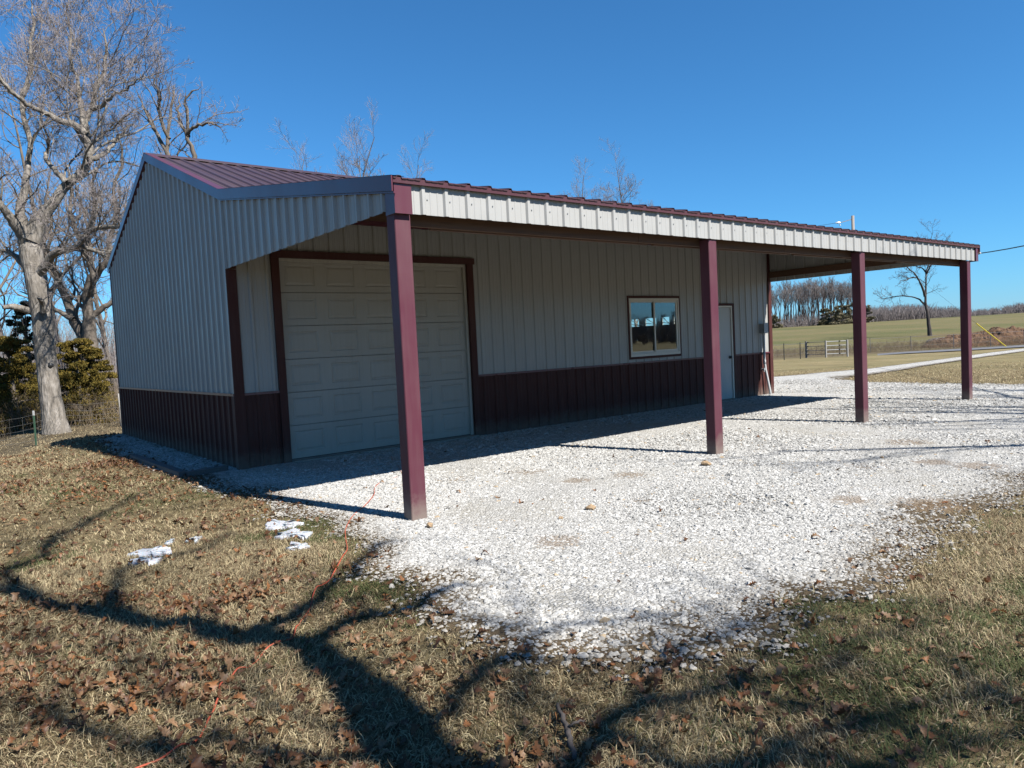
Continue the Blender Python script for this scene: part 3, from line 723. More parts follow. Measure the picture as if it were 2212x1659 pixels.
# window
wn = empty('window', (0, 0, 0)); wn.parent = barn
m = MB(); f = .038
m.box(WX0-.038, WX0, -.034, .02, WZ0-.045, WZ1+.045); m.box(WX1, WX1+.038, -.034, .02, WZ0-.045, WZ1+.045); m.box(WX0+.001, WX1-.001, -.034, .02, WZ1, WZ1+.045); m.box(WX0+.001, WX1-.001, -.034, .02, WZ0-.045, WZ0); m.build('window_casing', 'maroon', wn)
m = MB()
def ring(m, x0, x1, z0, z1, y0, y1, w, wb=None):
    wb = wb or w
    m.box(x0, x0+w, y0, y1, z0, z1); m.box(x1-w, x1, y0, y1, z0, z1); m.box(x0+w+.0005, x1-w-.0005, y0, y1, z1-w, z1); m.box(x0+w+.0005, x1-w-.0005, y0, y1, z0, z0+wb)
ring(m, WX0+.002, WX1-.002, WZ0+.002, WZ1-.002, -.040, .04, .03, .05); ring(m, WX0+.0335, WX1-.0335, WZ0+.0535, WZ1-.0335, -.024, .04, .018)
m.build('window_frame', 'vinyl', wn)
xm = (WX0+WX1)/2
m = MB(); ring(m, WX0+.053, xm+.02, WZ0+.073, WZ1-.053, -.006, .012, .028); s1 = m.build('sash', 'vinyl', wn)
m = MB(); ring(m, xm-.02, WX1-.053, WZ0+.073, WZ1-.053, -.028, -.008, .034); s2 = m.build('sash', 'vinyl', wn)
m = MB(); m.box(WX0+.08, xm-.008, .002, .005, WZ0+.10, WZ1-.08); m.build('pane', 'glass', s1)
m = MB(); m.box(xm+.013, WX1-.086, -.020, -.017, WZ0+.106, WZ1-.086); m.build('pane', 'glass', s2)
# electrical box and conduit
m = MB(); bx = 11.80; m.box(bx-.085, bx+.06, -.14, -.022, 1.41, 1.63); m.box(bx-.095, bx+.07, -.148, -.142, 1.43, 1.645); eb = m.build('electrical_box', 'galv', barn)
m = MB(); m.tube([(bx, -.07, 1.41), (bx, -.07, .78), (bx+.015, -.08, .6), (bx+.09, -.13, .10), (bx+.10, -.14, -.1)], .027, 10); m.tube([(bx, -.07, 1.37), (bx, -.07, 1.42)], .034, 10); m.tube([(bx, -.07, .80), (bx, -.07, .72)], .032, 10); m.build('conduit', 'pvc', barn, True)
m = MB(); m.tube([(bx-.05, -.02, .60), (bx-.05, -.09, .60)], .018, 8); m.tube([(bx-.05, -.075, .60), (bx-.05, -.085, .54)], .014, 8); m.tube([(bx-.05, -.09, .60), (bx-.05, -.10, .60)], .032, 8); m.build('hose_bib', 'galv', barn)
# security lamp stub at far corner of the eave
m = MB(); m.tube([(BX+.03, YE+.02, 2.70), (BX+.075, YE+.0, 2.70)], .02, 8); m.tube([(BX+.07, YE+.0, 2.71), (BX+.09, YE-.01, 2.68)], [.022, .03], 8); m.build('downspout_stub', 'door_white', barn)

# landscape timber border
m = MB()
def timber(a, b):
    mb = MB(); mb.bar((a[0], a[1], .02), (b[0], b[1], .02), .10, .10); return mb.build('border_timber', 'timber')
tag(timber((-.68, .10), (-.72, 2.7)), 'long dark timber edging the gravel strip beside the gable wall', 'timber')
tag(timber((-.64, .055), (-.14, .14)), 'short dark timber closing the gravel strip at the building corner', 'timber')

# ---------------------------------------------------------------- trees
def resample(path, rad, n):
    path = np.array(path, float); rad = np.array(rad, float)
    d = np.concatenate([[0], np.cumsum(np.linalg.norm(np.diff(path, axis=0), axis=1))]); s = np.linspace(0, d[-1], n)
    return np.stack([np.interp(s, d, path[:, k]) for k in range(3)], 1), np.interp(s, d, rad)
def smooth_path(path, rad, n, wob=.0, r=None):
    path = np.array(path, float); m_ = len(path); t_ = np.linspace(0, m_-1, n); i = np.minimum(t_.astype(int), m_-2); f = (t_-i)[:, None]
    g = lambda k: path[np.clip(k, 0, m_-1)]
    p0, p1, p2, p3 = g(i-1), g(i), g(i+1), g(i+2)
    out = .5*((2*p1)+(-p0+p2)*f+(2*p0-5*p1+4*p2-p3)*f**2+(-p0+3*p1-3*p2+p3)*f**3)
    rr_ = np.interp(t_, np.arange(m_), rad)
    if wob: out[1:-1] += (r or rng).normal(0, wob, (n-2, 3))
    return out, rr_
def children(Pp, Rp, C, lf, ang, rf, trop, wig, n, r, tmin=.25, rmin=.003, lmax=9, llen=None):
    M_, npar, _ = Pp.shape
    t_ = tmin+(1-tmin)*(np.arange(C)[None]+r.random((M_, C)))/C; t_ = np.clip(t_, 0, .995)
    f = t_*(npar-1); i = f.astype(int); fr_ = (f-i)[..., None]; mi = np.arange(M_)[:, None]
    p = Pp[mi, i]*(1-fr_)+Pp[mi, i+1]*fr_; tg = Pp[mi, i+1]-Pp[mi, i]; tg /= np.linalg.norm(tg, axis=2, keepdims=True)+1e-9
    rp = Rp[mi, i]*(1-fr_[..., 0])+Rp[mi, i+1]*fr_[..., 0]
    Lp = np.linalg.norm(np.diff(Pp, axis=1), axis=2).sum(1)[:, None]
    if llen is not None: Lp = np.full_like(Lp, llen)
    rv = r.normal(size=(M_, C, 3)); pr = rv-(rv*tg).sum(2, keepdims=True)*tg; pr /= np.linalg.norm(pr, axis=2, keepdims=True)+1e-9
    a = R_(1)*r.uniform(ang[0], ang[1], (M_, C, 1)); d = tg*np.cos(a)+pr*np.sin(a); d[..., 2] += trop*.6
    d /= np.linalg.norm(d, axis=2, keepdims=True)
    L = np.minimum(Lp*lf*(1.15-.6*t_)*r.uniform(.6, 1.25, (M_, C)), lmax)
    r0 = np.maximum(rp*rf*r.uniform(.7, 1.05, (M_, C)), rmin)
    kp_ = r.random((M_, C)) < np.clip(Lp/(1.15*Lp.mean()), .12, 1.)
    out = np.empty((M_, C, n, 3)); out[..., 0, :] = p
    for k in range(1, n):
        d = d+r.normal(0, wig, (M_, C, 3)); d[..., 2] += trop/n; d /= np.linalg.norm(d, axis=2, keepdims=True)
        out[..., k, :] = out[..., k-1, :]+d*(L/(n-1))[..., None]
    rad = r0[..., None]*np.linspace(1, .35, n); rad = np.maximum(rad, rmin*.7); kp_ = kp_.ravel()
    return out.reshape(-1, n, 3)[kp_], rad.reshape(-1, n)[kp_]
def norm_paths(lst, n):
    return np.stack([resample(p, q_, n)[0] for p, q_ in lst]), np.stack([resample(p, q_, n)[1] for p, q_ in lst])
def build_tree(name, limbs, levels, seed, loc, mats=('bark', 'twig'), split=2, ksides=(10, 6, 5, 3, 3), parent_n=14):
    """limbs: list of (path, rad, spawn) explicit; levels: list of dicts for children"""
    r = np.random.default_rng(seed)
    root = empty(name, tuple(loc)); off = parent_off(root)
    tv = MB(); cv = []
    par = []
    for p, q_, sp in limbs:
        V, Fq = tubes(np.array(p)[None], np.array(q_)[None], ksides[0]); tv.add(V, [Fq])
        if sp: par.append((p, q_))
    Pp, Rp = norm_paths(par, parent_n)
    crown = MB()
    for li, lv in enumerate(levels):
        Pp, Rp = children(Pp, Rp, r=r, **lv)
        V, Fq = tubes(Pp, Rp, ksides[min(li+1, len(ksides)-1)])
        (tv if li < split else crown).add(V, [Fq])
    tv.build('trunk', mats[0], root, True); crown.build('crown', mats[1], root, True)
    return root
def rnd_tree_limbs(h, r0, n_limbs, seed, spread=.55, lean=(0, 0), low=.35, crook=.04):
    r = np.random.default_rng(seed); pts = [np.zeros(3)]; d = np.array([lean[0], lean[1], 1.])
    k = 9
    for i in range(k):
        d = d+r.normal(0, crook*1.4, 3); d[2] = max(d[2], .8); pts.append(pts[-1]+d/np.linalg.norm(d)*h/k)
    rad = r0*np.linspace(1, .12, k+1)**.9; rad[0] *= 1.25
    P_, Q_ = smooth_path(pts, rad, 22); limbs = [(P_, Q_, True)]
    for j in range(n_limbs):
        t_ = low+(.9-low)*(j+r.random()*.6)/n_limbs; i = int(t_*21); a = j*2.4+r.random(); L = h*(1-t_)*spread*r.uniform(.8, 1.3)+h*.08
        d = np.array([math.cos(a), math.sin(a), r.uniform(.3, .9)]); pp = [P_[i]]
        for s in range(6):
            d = d+r.normal(0, .18, 3)+np.array([0, 0, .10]); d /= np.linalg.norm(d); pp.append(pp[-1]+d*L/6)
        q_ = Q_[i]*.6*np.linspace(1, .22, 7); A, B = smooth_path(pp, q_, 14); limbs.append((A, B, True))
    return limbs
def shift(limbs, loc): return [(p+np.array(loc), q_, s) for p, q_, s in limbs]

def plimb(pts, depth, r_px, n=18, wob=.012, slope=0., spawn=True):
    """limb from photo outline points placed at its own real distance"""
    k = len(pts); dep = depth+slope*np.linspace(0, 1, k)**1.2*1.0 if np.isscalar(depth) else np.array(depth)
    path = [P(u, v, d) for (u, v), d in zip(pts, dep)]
    rad = [r*d/FOC for r, d in zip(r_px, dep)] if not np.isscalar(r_px) else [r_px*d/FOC for d in dep]
    rad = [r_*(1-.32*min(1, k_/3)) if spawn and len(rad) > 4 else r_ for k_, r_ in enumerate(rad)]; rad[-1] *= .3
    a, b = smooth_path(path, rad, n, wob); return (a, b, spawn)
LV_BIG = [dict(C=17, lf=.44, ang=(28, 66), rf=.36, trop=.3, wig=.20, n=9, tmin=.22, rmin=.011, lmax=3.6),
          dict(C=11, lf=.50, ang=(25, 62), rf=.45, trop=.25, wig=.22, n=6, tmin=.18, rmin=.0065, lmax=1.9),
          dict(C=7, lf=.55, ang=(22, 58), rf=.55, trop=.2, wig=.22, n=4, tmin=.12, rmin=.0048, lmax=1.0),
          dict(C=5, lf=.6, ang=(20, 50), rf=.6, trop=.1, wig=.2, n=3, tmin=.15, rmin=.0038, lmax=.5)]
D = float((G(120, 935)-CAM)@F_)
L_ = []
L_.append(plimb([(124, 945), (117, 905), (108, 850), (102, 800), (97, 750), (94, 700), (86, 650), (76, 590), (66, 540), (62, 505)], D, [32, 23, 21, 20, 21, 21.5, 21, 21.5, 23, 19], 30, .004, spawn=False))
L_.append(plimb([(60, 525), (46, 500), (28, 478), (8, 452), (-30, 410), (-80, 370), (-130, 300)], D, [18, 16, 14, 12, 10, 7, 3], 20, .01, -1.5))
L_.append(plimb([(48, 490), (46, 440), (56, 390), (66, 330), (58, 280), (48, 227), (56, 180), (70, 139), (64, 100), (72, 50), (66, -10)], D, [11, 10, 9, 8, 8, 7, 6, 5.5, 5, 4, 3], 30, .02, 1.5))
L_.append(plimb([(66, 520), (84, 478), (102, 455), (125, 425), (147, 396), (176, 375), (190, 345), (191, 310), (184, 290), (186, 262), (198, 235), (208, 190), (224, 155), (230, 110), (222, 60)], D, [22, 18, 16, 15, 14, 14, 12.5, 12, 11.5, 9, 8, 7, 6, 4.5, 3], 40, .012, .8))
L_.append(plimb([(184, 290), (160, 270), (121, 257), (90, 240), (59, 227), (40, 210), (22, 194), (-5, 163), (-40, 120)], D, [8, 8, 7.5, 7, 7, 6.5, 6, 5, 3], 24, .012, -1.8))
L_.append(plimb([(182, 285), (176, 250), (174, 215), (165, 170), (150, 120), (155, 70), (140, 20)], D, [7, 6.5, 6, 5, 4.2, 3.3, 2.2], 24, .02, 1.5))
L_.append(plimb([(80, 600), (92, 580), (116, 550), (145, 540), (169, 530), (185, 508), (200, 496), (230, 490), (262, 488), (300, 478)], D, [12, 11, 10, 9.5, 9, 8, 7.5, 6.5, 5.5, 3.5], 26, .012, -2.2))
L_.append(plimb([(172, 530), (190, 537), (212, 545), (236, 557)], D-.7, [5, 4.5, 3.5, 2.5], 10, .01, -.3, True))
L_.append(plimb([(70, 592), (52, 572), (35, 556), (22, 546), (0, 541), (-40, 545)], D, [9, 8, 7, 6, 6, 5], 16, .01, 1.0))
L_.append(plimb([(85, 680), (68, 673), (50, 668), (28, 662), (6, 664)], D, [9, 8, 7.5, 7, 12], 12, .008, -.6, False))
L_.append(plimb([(96, 672), (92, 658), (88, 648), (80, 643)], D-.3, [9, 6, 5, 3], 8, .004, -.5, False))
L_.append(plimb([(147, 396), (120, 372), (100, 340), (104, 300), (90, 260)], D, [7, 6, 5, 4, 3], 18, .02, 1.6))
L_.append(plimb([(190, 345), (215, 338), (240, 318), (262, 290), (290, 262)], D, [7, 6, 5, 4, 2.5], 18, .02, 1.4))
L_.append(plimb([(198, 235), (225, 225), (255, 200), (280, 190), (310, 160)], D, [5, 4.5, 3.5, 3, 2], 18, .02, -1.0))
oak = build_tree('oak_tree', L_, [dict(d_) for d_ in LV_BIG], 11, G(120, 935))
tag(oak, 'big pale-barked bare oak in front of the wire fence with a broken side limb', 'tree')
# knot hole on its trunk
kp = P(104, 789, D-.42)
m = MB(); kp = P(105, 789, D-.20); m.tube([kp+F_*.2, kp+F_*.02, kp-F_*.006], [.07, .085, .055], 9, True); m.build('knot_hole', 'black_plastic', oak, True)

print('D', D); KD = D/19.; D2 = 23.5*KD
L2 = [plimb([(193, 850), (192, 800), (190, 765)], D2, [26, 22, 20], 8, .0, spawn=False),
      plimb([(188, 775), (180, 735), (160, 690), (140, 640), (118, 590), (102, 560), (95, 520), (112, 470), (105, 420)], D2, [15, 14, 13, 12, 10, 8, 6, 4.5, 3], 26, .02, 1.),
      plimb([(192, 770), (193, 720), (190, 680), (190, 630), (200, 590), (185, 545), (190, 500), (205, 450), (198, 400), (215, 340)], D2, [17, 16, 15, 13, 11, 9, 7.5, 6, 4.5, 3], 30, .02, -.5),
      plimb([(190, 640), (205, 600), (230, 560), (236, 520), (250, 470), (245, 410), (262, 350), (258, 290)], D2, [10, 9, 8, 7, 6, 5, 4, 3], 26, .02, -1),
      plimb([(192, 690), (215, 670), (245, 652), (270, 640), (300, 600)], D2, [8, 7, 6, 5, 3], 16, .02, .6),
      plimb([(160, 690), (130, 675), (100, 655), (75, 640), (40, 628)], D2, [6, 5, 4.5, 4, 2.5], 16, .02, .6),
      plimb([(188, 560), (165, 500), (150, 450), (155, 400), (140, 350)], D2, [7, 6, 5, 4, 3], 18, .02, 1.5)]
LV_MID = [dict(C=15, lf=.45, ang=(28, 66), rf=.42, trop=.35, wig=.20, n=8, tmin=.2, rmin=.011, lmax=3.2),
          dict(C=8, lf=.5, ang=(25, 65), rf=.5, trop=.2, wig=.25, n=5, tmin=.2, rmin=.006, lmax=1.7),
          dict(C=6, lf=.55, ang=(25, 60), rf=.55, trop=.2, wig=.2, n=4, tmin=.15, rmin=.0045, lmax=.9),
          dict(C=3, lf=.6, ang=(20, 55), rf=.6, trop=.1, wig=.2, n=3, tmin=.2, rmin=.0036, lmax=.45)]
t2 = build_tree('bare_tree', L2, [dict(d_) for d_ in LV_MID], 12, G(193, 850), ('bark_grey', 'twig'))
tag(t2, 'bare multi-stemmed tree rising from the cedars between the pale oak and the barn', 'tree', 'bare trees behind the barn')

D3 = 27.
L3 = [plimb([(440, 640), (428, 420), (421, 348), (412, 312), (405, 290), (406, 250), (400, 222), (414, 200), (432, 188)], D3, [9, 8, 7, 6, 5.5, 4.5, 3.5, 2.8, 2], 26, .03),
      plimb([(406, 290), (420, 275), (450, 268), (480, 276)], D3, [4, 3.4, 2.6, 1.8], 14, .03, -.6), plimb([(408, 295), (392, 270), (384, 240), (390, 200)], D3, [4, 3.4, 2.6, 1.8], 14, .03, .8)]
t3 = build_tree('bare_tree', L3, [dict(LV_MID[0], C=8, lmax=1.6, llen=4.), dict(LV_MID[1], lmax=1.0), dict(LV_MID[2], lmax=.6)], 13, G(440, 800, 0.), ('bark_grey', 'twig'))
tag(t3, 'slender bare tree with a forked crown rising just behind the barn peak', 'tree', 'bare trees behind the barn')
D4 = 30.
L4 = [plimb([(385, 640), (372, 400), (366, 340), (362, 300), (366, 260), (372, 220), (376, 180)], D4, [8, 7, 6, 5, 4.5, 3.5, 2], 22, .03),
      plimb([(368, 345), (345, 300), (325, 265), (312, 240), (300, 205)], D4, [5, 4.5, 4, 3, 2], 18, .03, 1.), plimb([(366, 300), (345, 250), (340, 200), (330, 160)], D4, [4, 3.5, 3, 2], 18, .03, -1.)]
t4 = build_tree('bare_tree', L4, [dict(LV_MID[0], C=9, lmax=2.4, llen=6.), dict(LV_MID[1], lmax=1.4), dict(LV_MID[2], lmax=.7)], 14, G(385, 790, 0.), ('bark_grey', 'twig'))
tag(t4, 'thin straight-stemmed bare tree behind the left slope of the barn roof', 'tree', 'bare trees behind the barn')
# further bare trees of the wood edge, left
def copy_tree(src, loc, rz, sc, label, group, cat='tree'):
    r = src.copy(); COL.objects.link(r); r.location = loc; r.rotation_euler = (0, 0, rz); r.scale = (sc, sc, sc)
    for ch in src.children:
        c = ch.copy(); COL.objects.link(c); c.parent = r
    r['label'] = label; r['category'] = cat
    if group: r['group'] = group
    return r
def proto(name, h, r0, nl, seed, loc, lv, mats, **kw):
    return build_tree(name, shift(rnd_tree_limbs(h, r0, nl, seed, **kw), loc), lv, seed, loc, mats)
LV_BG = [dict(C=7, lf=.45, ang=(25, 65), rf=.5, trop=.4, wig=.2, n=6, tmin=.15, rmin=.010, lmax=3.),
         dict(C=6, lf=.5, ang=(25, 60), rf=.5, trop=.3, wig=.2, n=5, tmin=.15, rmin=.007, lmax=1.6),
         dict(C=6, lf=.55, ang=(20, 55), rf=.55, trop=.2, wig=.2, n=4, tmin=.1, rmin=.0055, lmax=.9)]
def gl(u, d): # ground point on the wooded left side at a distance
    p = CAM+ray(u, 829.5)*d; return (p[0], p[1], float(H(p[0], p[1])))
b1 = proto('bare_tree', 13., .17, 9, 21, gl(-60, 30), LV_BG, ('bark_grey', 'twig'))
tag(b1, 'tall bare tree at the left edge of the photo behind the pale oak', 'tree', 'bare trees behind the barn')
b2 = proto('bare_tree', 11., .13, 8, 22, gl(250, 33), LV_BG, ('bark_grey', 'twig'), spread=.45)
tag(b2, 'bare tree standing in the brush right against the back edge of the gable wall', 'tree', 'bare trees behind the barn')
for (src, u, d, rz, sc, lab) in [(b1, 150, 36, 2.1, 1.12, 'bare tree far behind the wire fence, seen between the two nearest trunks'),
                                 (b2, 20, 38, 1.0, 1.2, 'bare tree far back at the left, over the dark cedar'),
                                 (b1, 310, 42, 4.2, 1.0, 'bare tree furthest back behind the peak of the barn gable'),
                                 (b2, 85, 45, 3.3, 1.3, 'distant bare tree right behind the pale oak trunk')]:
    copy_tree(src, gl(u, d), rz, sc, lab, 'bare trees behind the barn')
# crowns showing over the roof
def over(u, vtop, d, seed, lab, h=None, **kw):
    p = P(u, vtop, d); base = np.array([p[0], p[1], 0.]); h = p[2]
    t_ = proto('bare_tree', h*.97, .008*h, kw.pop('nl', 9), seed, base, [dict(LV_BG[0], C=14, lmax=2.6, rmin=.008), dict(LV_BG[1], C=10, lmax=1.5, rmin=.006), dict(LV_BG[2], C=10, lmax=.9, rmin=.0042)], ('bark_grey', 'twig'), **kw)
    tag(t_, lab, 'tree', 'bare treetops showing over the barn roof'); return t_
over(478, 338, 40, 31, 'smallest bare treetop over the barn roof, nearest the gable peak', low=.6, spread=.3)
over(568, 312, 42, 32, 'rounded bare treetop over the middle of the ridge, left of the tall spindly one', low=.6, spread=.3)
over(722, 283, 44, 33, 'tall spindly bare treetop over the ridge with one leading stem', low=.55, spread=.34, nl=12)
over(772, 325, 41, 34, 'pale bare treetop just left of where the porch roof meets the sky', low=.6, spread=.3)
over(850, 345, 47, 37, 'faint bare twigs right above the near porch corner', low=.6, spread=.25)
over(1272, 362, 62, 35, 'left bare treetop of the pair above the middle of the porch eave', low=.5, spread=.5, nl=12)
over(1362, 352, 64, 36, 'right and fuller bare treetop of the pair above the middle of the porch eave', low=.5, spread=.5, nl=14)

# lone tree in the field
D5 = float(np.linalg.norm((G(2008, 725)-CAM)) / np.linalg.norm(ray(2008, 725)))
L5 = [plimb([(2009, 727), (2006, 700), (2004, 680), (2000, 660), (1999, 640), (2000, 622), (2000, 600), (2001, 585), (2008, 565), (2012, 540), (2010, 520), (2016, 500)], D5, [5, 4.2, 4, 3.8, 3.5, 2.6, 2.3, 2.2, 1.8, 1.4, 1.1, .8], 34, .015),
      plimb([(2000, 662), (1990, 650), (1978, 643), (1960, 640), (1945, 639), (1925, 642), (1908, 646), (1900, 640)], D5, [2.4, 2.1, 1.8, 1.6, 1.4, 1.2, .9, .6], 24, .02, 3),
      plimb([(1998, 640), (1992, 620), (1984, 604), (1975, 590), (1962, 580), (1950, 565), (1944, 545)], D5, [3, 2.5, 2.2, 2.0, 1.6, 1.2, .8], 24, .02, -4),
      plimb([(1981, 600), (1968, 600), (1955, 605), (1944, 606)], D5-1, [1.3, 1.2, .9, .6], 14, .03, -2),
      plimb([(2001, 590), (1993, 580), (1980, 575), (1970, 560), (1968, 530)], D5, [1.6, 1.4, 1.2, 1, .7], 18, .03, 3),
      plimb([(2001, 592), (2010, 575), (2022, 555), (2036, 535), (2046, 512)], D5, [1.6, 1.5, 1.3, 1, .7], 18, .03, -3)]
t5 = build_tree('field_tree', L5, [dict(C=16, lf=.4, ang=(30, 75), rf=.42, trop=.3, wig=.22, n=7, tmin=.38, rmin=.018, lmax=2.4), dict(C=8, lf=.5, ang=(25, 65), rf=.55, trop=.2, wig=.25, n=5, tmin=.2, rmin=.013, lmax=1.5), dict(C=4, lf=.55, ang=(20, 60), rf=.6, trop=.2, wig=.2, n=4, tmin=.2, rmin=.010, lmax=.8)],
                52, G(2008, 726), ('bark_far', 'twig_far'), ksides=(7, 5, 4, 3))
tag(t5, 'lone bare tree in the open field with one long limb reaching left', 'tree')

# grove of tall straight trees across the field
LV_GR = [dict(C=12, lf=.32, ang=(25, 62), rf=.42, trop=.7, wig=.16, n=5, tmin=.48, rmin=.030, lmax=5.),
         dict(C=6, lf=.5, ang=(15, 45), rf=.55, trop=.4, wig=.15, n=4, tmin=.2, rmin=.022, lmax=2.2),
         dict(C=8, lf=.6, ang=(18, 55), rf=.6, trop=.25, wig=.18, n=3, tmin=.15, rmin=.018, lmax=1.5)]
def grove_proto(seed, loc):
    r = np.random.default_rng(seed); h = 14.3*r.uniform(.92, 1.05); pts = [np.zeros(3)]; 
    for i in range(8): pts.append(np.array([r.normal(0, .12)*i**.5, r.normal(0, .12)*i**.5, h*(i+1)/8]))
    p_, q_ = smooth_path(pts, .17*np.linspace(1.2, .15, 9), 16)
    return build_tree('grove_tree', [(p_+np.array(loc), q_, True)], LV_GR, seed, loc, ('bark_far', 'twig_far'), split=1, ksides=(6, 4, 3, 3))
rg = np.random.default_rng(5); protos = []
spots = []
for k in range(110):
    u = 1655+rg.uniform(0, 1)*205; d = rg.uniform(236, 262); spots.append((u, d))
spots.sort()
GRL = 'tall straight bare tree in the dense grove on the rise across the field'
for k, (u, d) in enumerate(spots):
    p = CAM+ray(u, 700)*d; loc = (p[0], p[1], float(H(p[0], p[1]))-.1)
    if k < 5:
        t_ = grove_proto(60+k, loc); tag(t_, GRL, 'tree', 'tall trees of the grove across the field'); protos.append(t_)
    else:
        e = 1.0 if u < 1800 else 1-.10*(u-1800)/60
        copy_tree(protos[k % 5], loc, rg.uniform(0, 6.28), rg.uniform(.84, 1.04)*e*(.93 if u < 1690 else 1), GRL, 'tall trees of the grove across the field')

# cedars: clumped sprays
def cedar(name, loc, h, rad, n, seed, mat, size, label, group=None, low=0.):
    if h < 4.1: h *= KD; rad *= KD
    r = np.random.default_rng(seed); root = empty(name, loc); lo = np.array(loc)
    nc = max(40, n//330); tc = low+(1-low)*r.random(nc)**1.25; a = r.uniform(0, 6.28, nc)
    env = (1-.82*tc)**.75*(.75+.25*np.minimum(1, tc*6))
    rr_ = rad*env*r.uniform(.15, 1.12, nc)
    cc = np.stack([rr_*np.cos(a), rr_*np.sin(a), tc*h], 1); cr = rad*r.uniform(.12, .30, nc)*(1.1-.5*tc)
    ci = r.integers(0, nc, n); off_ = r.normal(size=(n, 3)); off_ /= np.linalg.norm(off_, axis=1, keepdims=True); off_ *= (r.random((n, 1))**.5)*cr[ci][:, None]; off_[:, 2] *= .5
    c = cc[ci]+off_
    out = c*np.array([1, 1, .25]); out[:, 2] += .15*h; d = out/(np.linalg.norm(out, axis=1, keepdims=True)+1e-6)+r.normal(0, .6, (n, 3)); d /= np.linalg.norm(d, axis=1, keepdims=True)
    s = np.cross(d, r.normal(size=(n, 3))); s /= np.linalg.norm(s, axis=1, keepdims=True)
    L = size*r.uniform(.6, 1.4, n)[:, None]; W = L*.28
    V = np.stack([c-d*L*.5, c+s*W, c+d*L*.7, c-s*W], 1).reshape(-1, 3)+lo
    q = np.arange(n*4).reshape(-1, 4); mk('foliage', V, [q], mat, root)
    p_, q_ = smooth_path([(0, 0, -.1), (0.03, 0, h*.4), (0, .03, h*.85)], [.05*h**.7, .035*h**.7, .01], 10)
    m = MB(); m.tube(p_+lo, q_, 7)
    for _ in range(14):
        k = r.integers(0, nc); z_ = cc[k, 2]*.8; m.tube([lo+(0, 0, z_), lo+cc[k]*[.5, .5, 1]-[0, 0, .1*0], lo+cc[k]], [.03, .02, .008], 4)
    m.build('trunk', 'bark_grey', root, True)
    return tag(root, label, 'cedar', group)
gg = 'cedar trees behind the wire fence'
cedar('cedar_tree', gl(25, 21.5*KD), 2.7, 1.25, 42000, 71, 'cedar', .055, 'olive-brown cedar at the left edge of the photo, left of the oak trunk', gg)
cedar('cedar_tree', gl(-30, 23*KD), 2.8, 1.5, 36000, 72, 'cedar', .06, 'second olive-brown cedar, cut off by the left edge of the photo', gg)
cedar('cedar_tree', gl(66, 25.5*KD), 4.0, 1.2, 34000, 73, 'cedar_dark', .06, 'dark green cedar, the tallest one, peeking out behind the oak trunk', gg)
cedar('cedar_tree', gl(168, 21.5*KD), 2.5, 1.05, 40000, 74, 'cedar', .055, 'olive-brown cedar between the oak trunk and the barn gable', gg)
cedar('cedar_tree', gl(205, 23*KD), 2.2, .95, 22000, 75, 'cedar', .055, 'smaller olive-brown cedar nearest the barn gable', gg)
gf = 'low cedars at the foot of the grove'
for k, (u, d, h, r_, lab) in enumerate([(1672, 228, 4.2, 3.0, 'dark low cedar at the left foot of the grove beside the barn corner'), (1782, 230, 5.0, 3.4, 'left one of the wide olive cedars at the foot of the grove'),
                                        (1812, 229, 5.6, 4.2, 'middle one of the wide olive cedars at the foot of the grove'), (1838, 232, 6.4, 4.4, 'tallest of the wide olive cedars at the foot of the grove, beside the porch post'),
                                        (1872, 232, 5.2, 2.4, 'cedar at the right end of the grove, just right of the third porch post')]):
    p = CAM+ray(u, 700)*d; cedar('cedar_tree', (p[0], p[1], float(H(p[0], p[1]))), h, r_, 6000, 80+k, 'cedar_far', .42, lab, gf)

# distant woods (one mass beyond the crest)
r = np.random.default_rng(9)
N = 15000; u = r.uniform(1850, 2420, N); d = r.uniform(400, 470, N)
top = np.interp(u, [1850, 1875, 1900, 1920, 1950, 2040, 2085, 2120, 2150, 2175, 2230, 2420], [668, 664, 657, 667, 655, 663, 668, 669, 668, 659, 655, 640])+r.normal(0, 1.5, N)+3*np.sin(u*.21)+2*np.sin(u*.09+1)
base = np.stack([CAM+ray(a, 690)*b for a, b in zip(u[:1], d[:1])])
pb = CAM[None]+(F_[None]+RT_[None]*((u-1106)/FOC)[:, None]-UP_[None]*((690-829.5)/FOC))*d[:, None]
pt = CAM[None]+(F_[None]+RT_[None]*((u-1106)/FOC)[:, None]-UP_[None]*((top-829.5)/FOC)[:, None])*d[:, None]
zt_ = pt[:, 2]*1.0; z0_ = H(pb[:, 0], pb[:, 1]); hgt = np.maximum(zt_-z0_, 2)
hf = r.uniform(.35, 1., N)**.7; st = r.random(N)*.5
A = np.stack([pb[:, 0]+r.normal(0, .5, N), pb[:, 1]+r.normal(0, .5, N), z0_+hgt*hf*st], 1)
dirv = np.stack([r.normal(0, .28, N), r.normal(0, .28, N), np.ones(N)], 1); B = A+dirv*(hgt*hf*(1-st))[:, None]
mid = (A+B)/2+r.normal(0, .3, (N, 3))
V, Fq = tubes(np.stack([A, mid, B], 1), np.stack([np.full(N, .16), np.full(N, .10), np.full(N, .04)], 1), 3)
tag(mk('distant_woods', V, [Fq], 'twig_far', smooth=True), 'hazy line of bare woods along the far edge of the field', 'woods', kind='stuff')
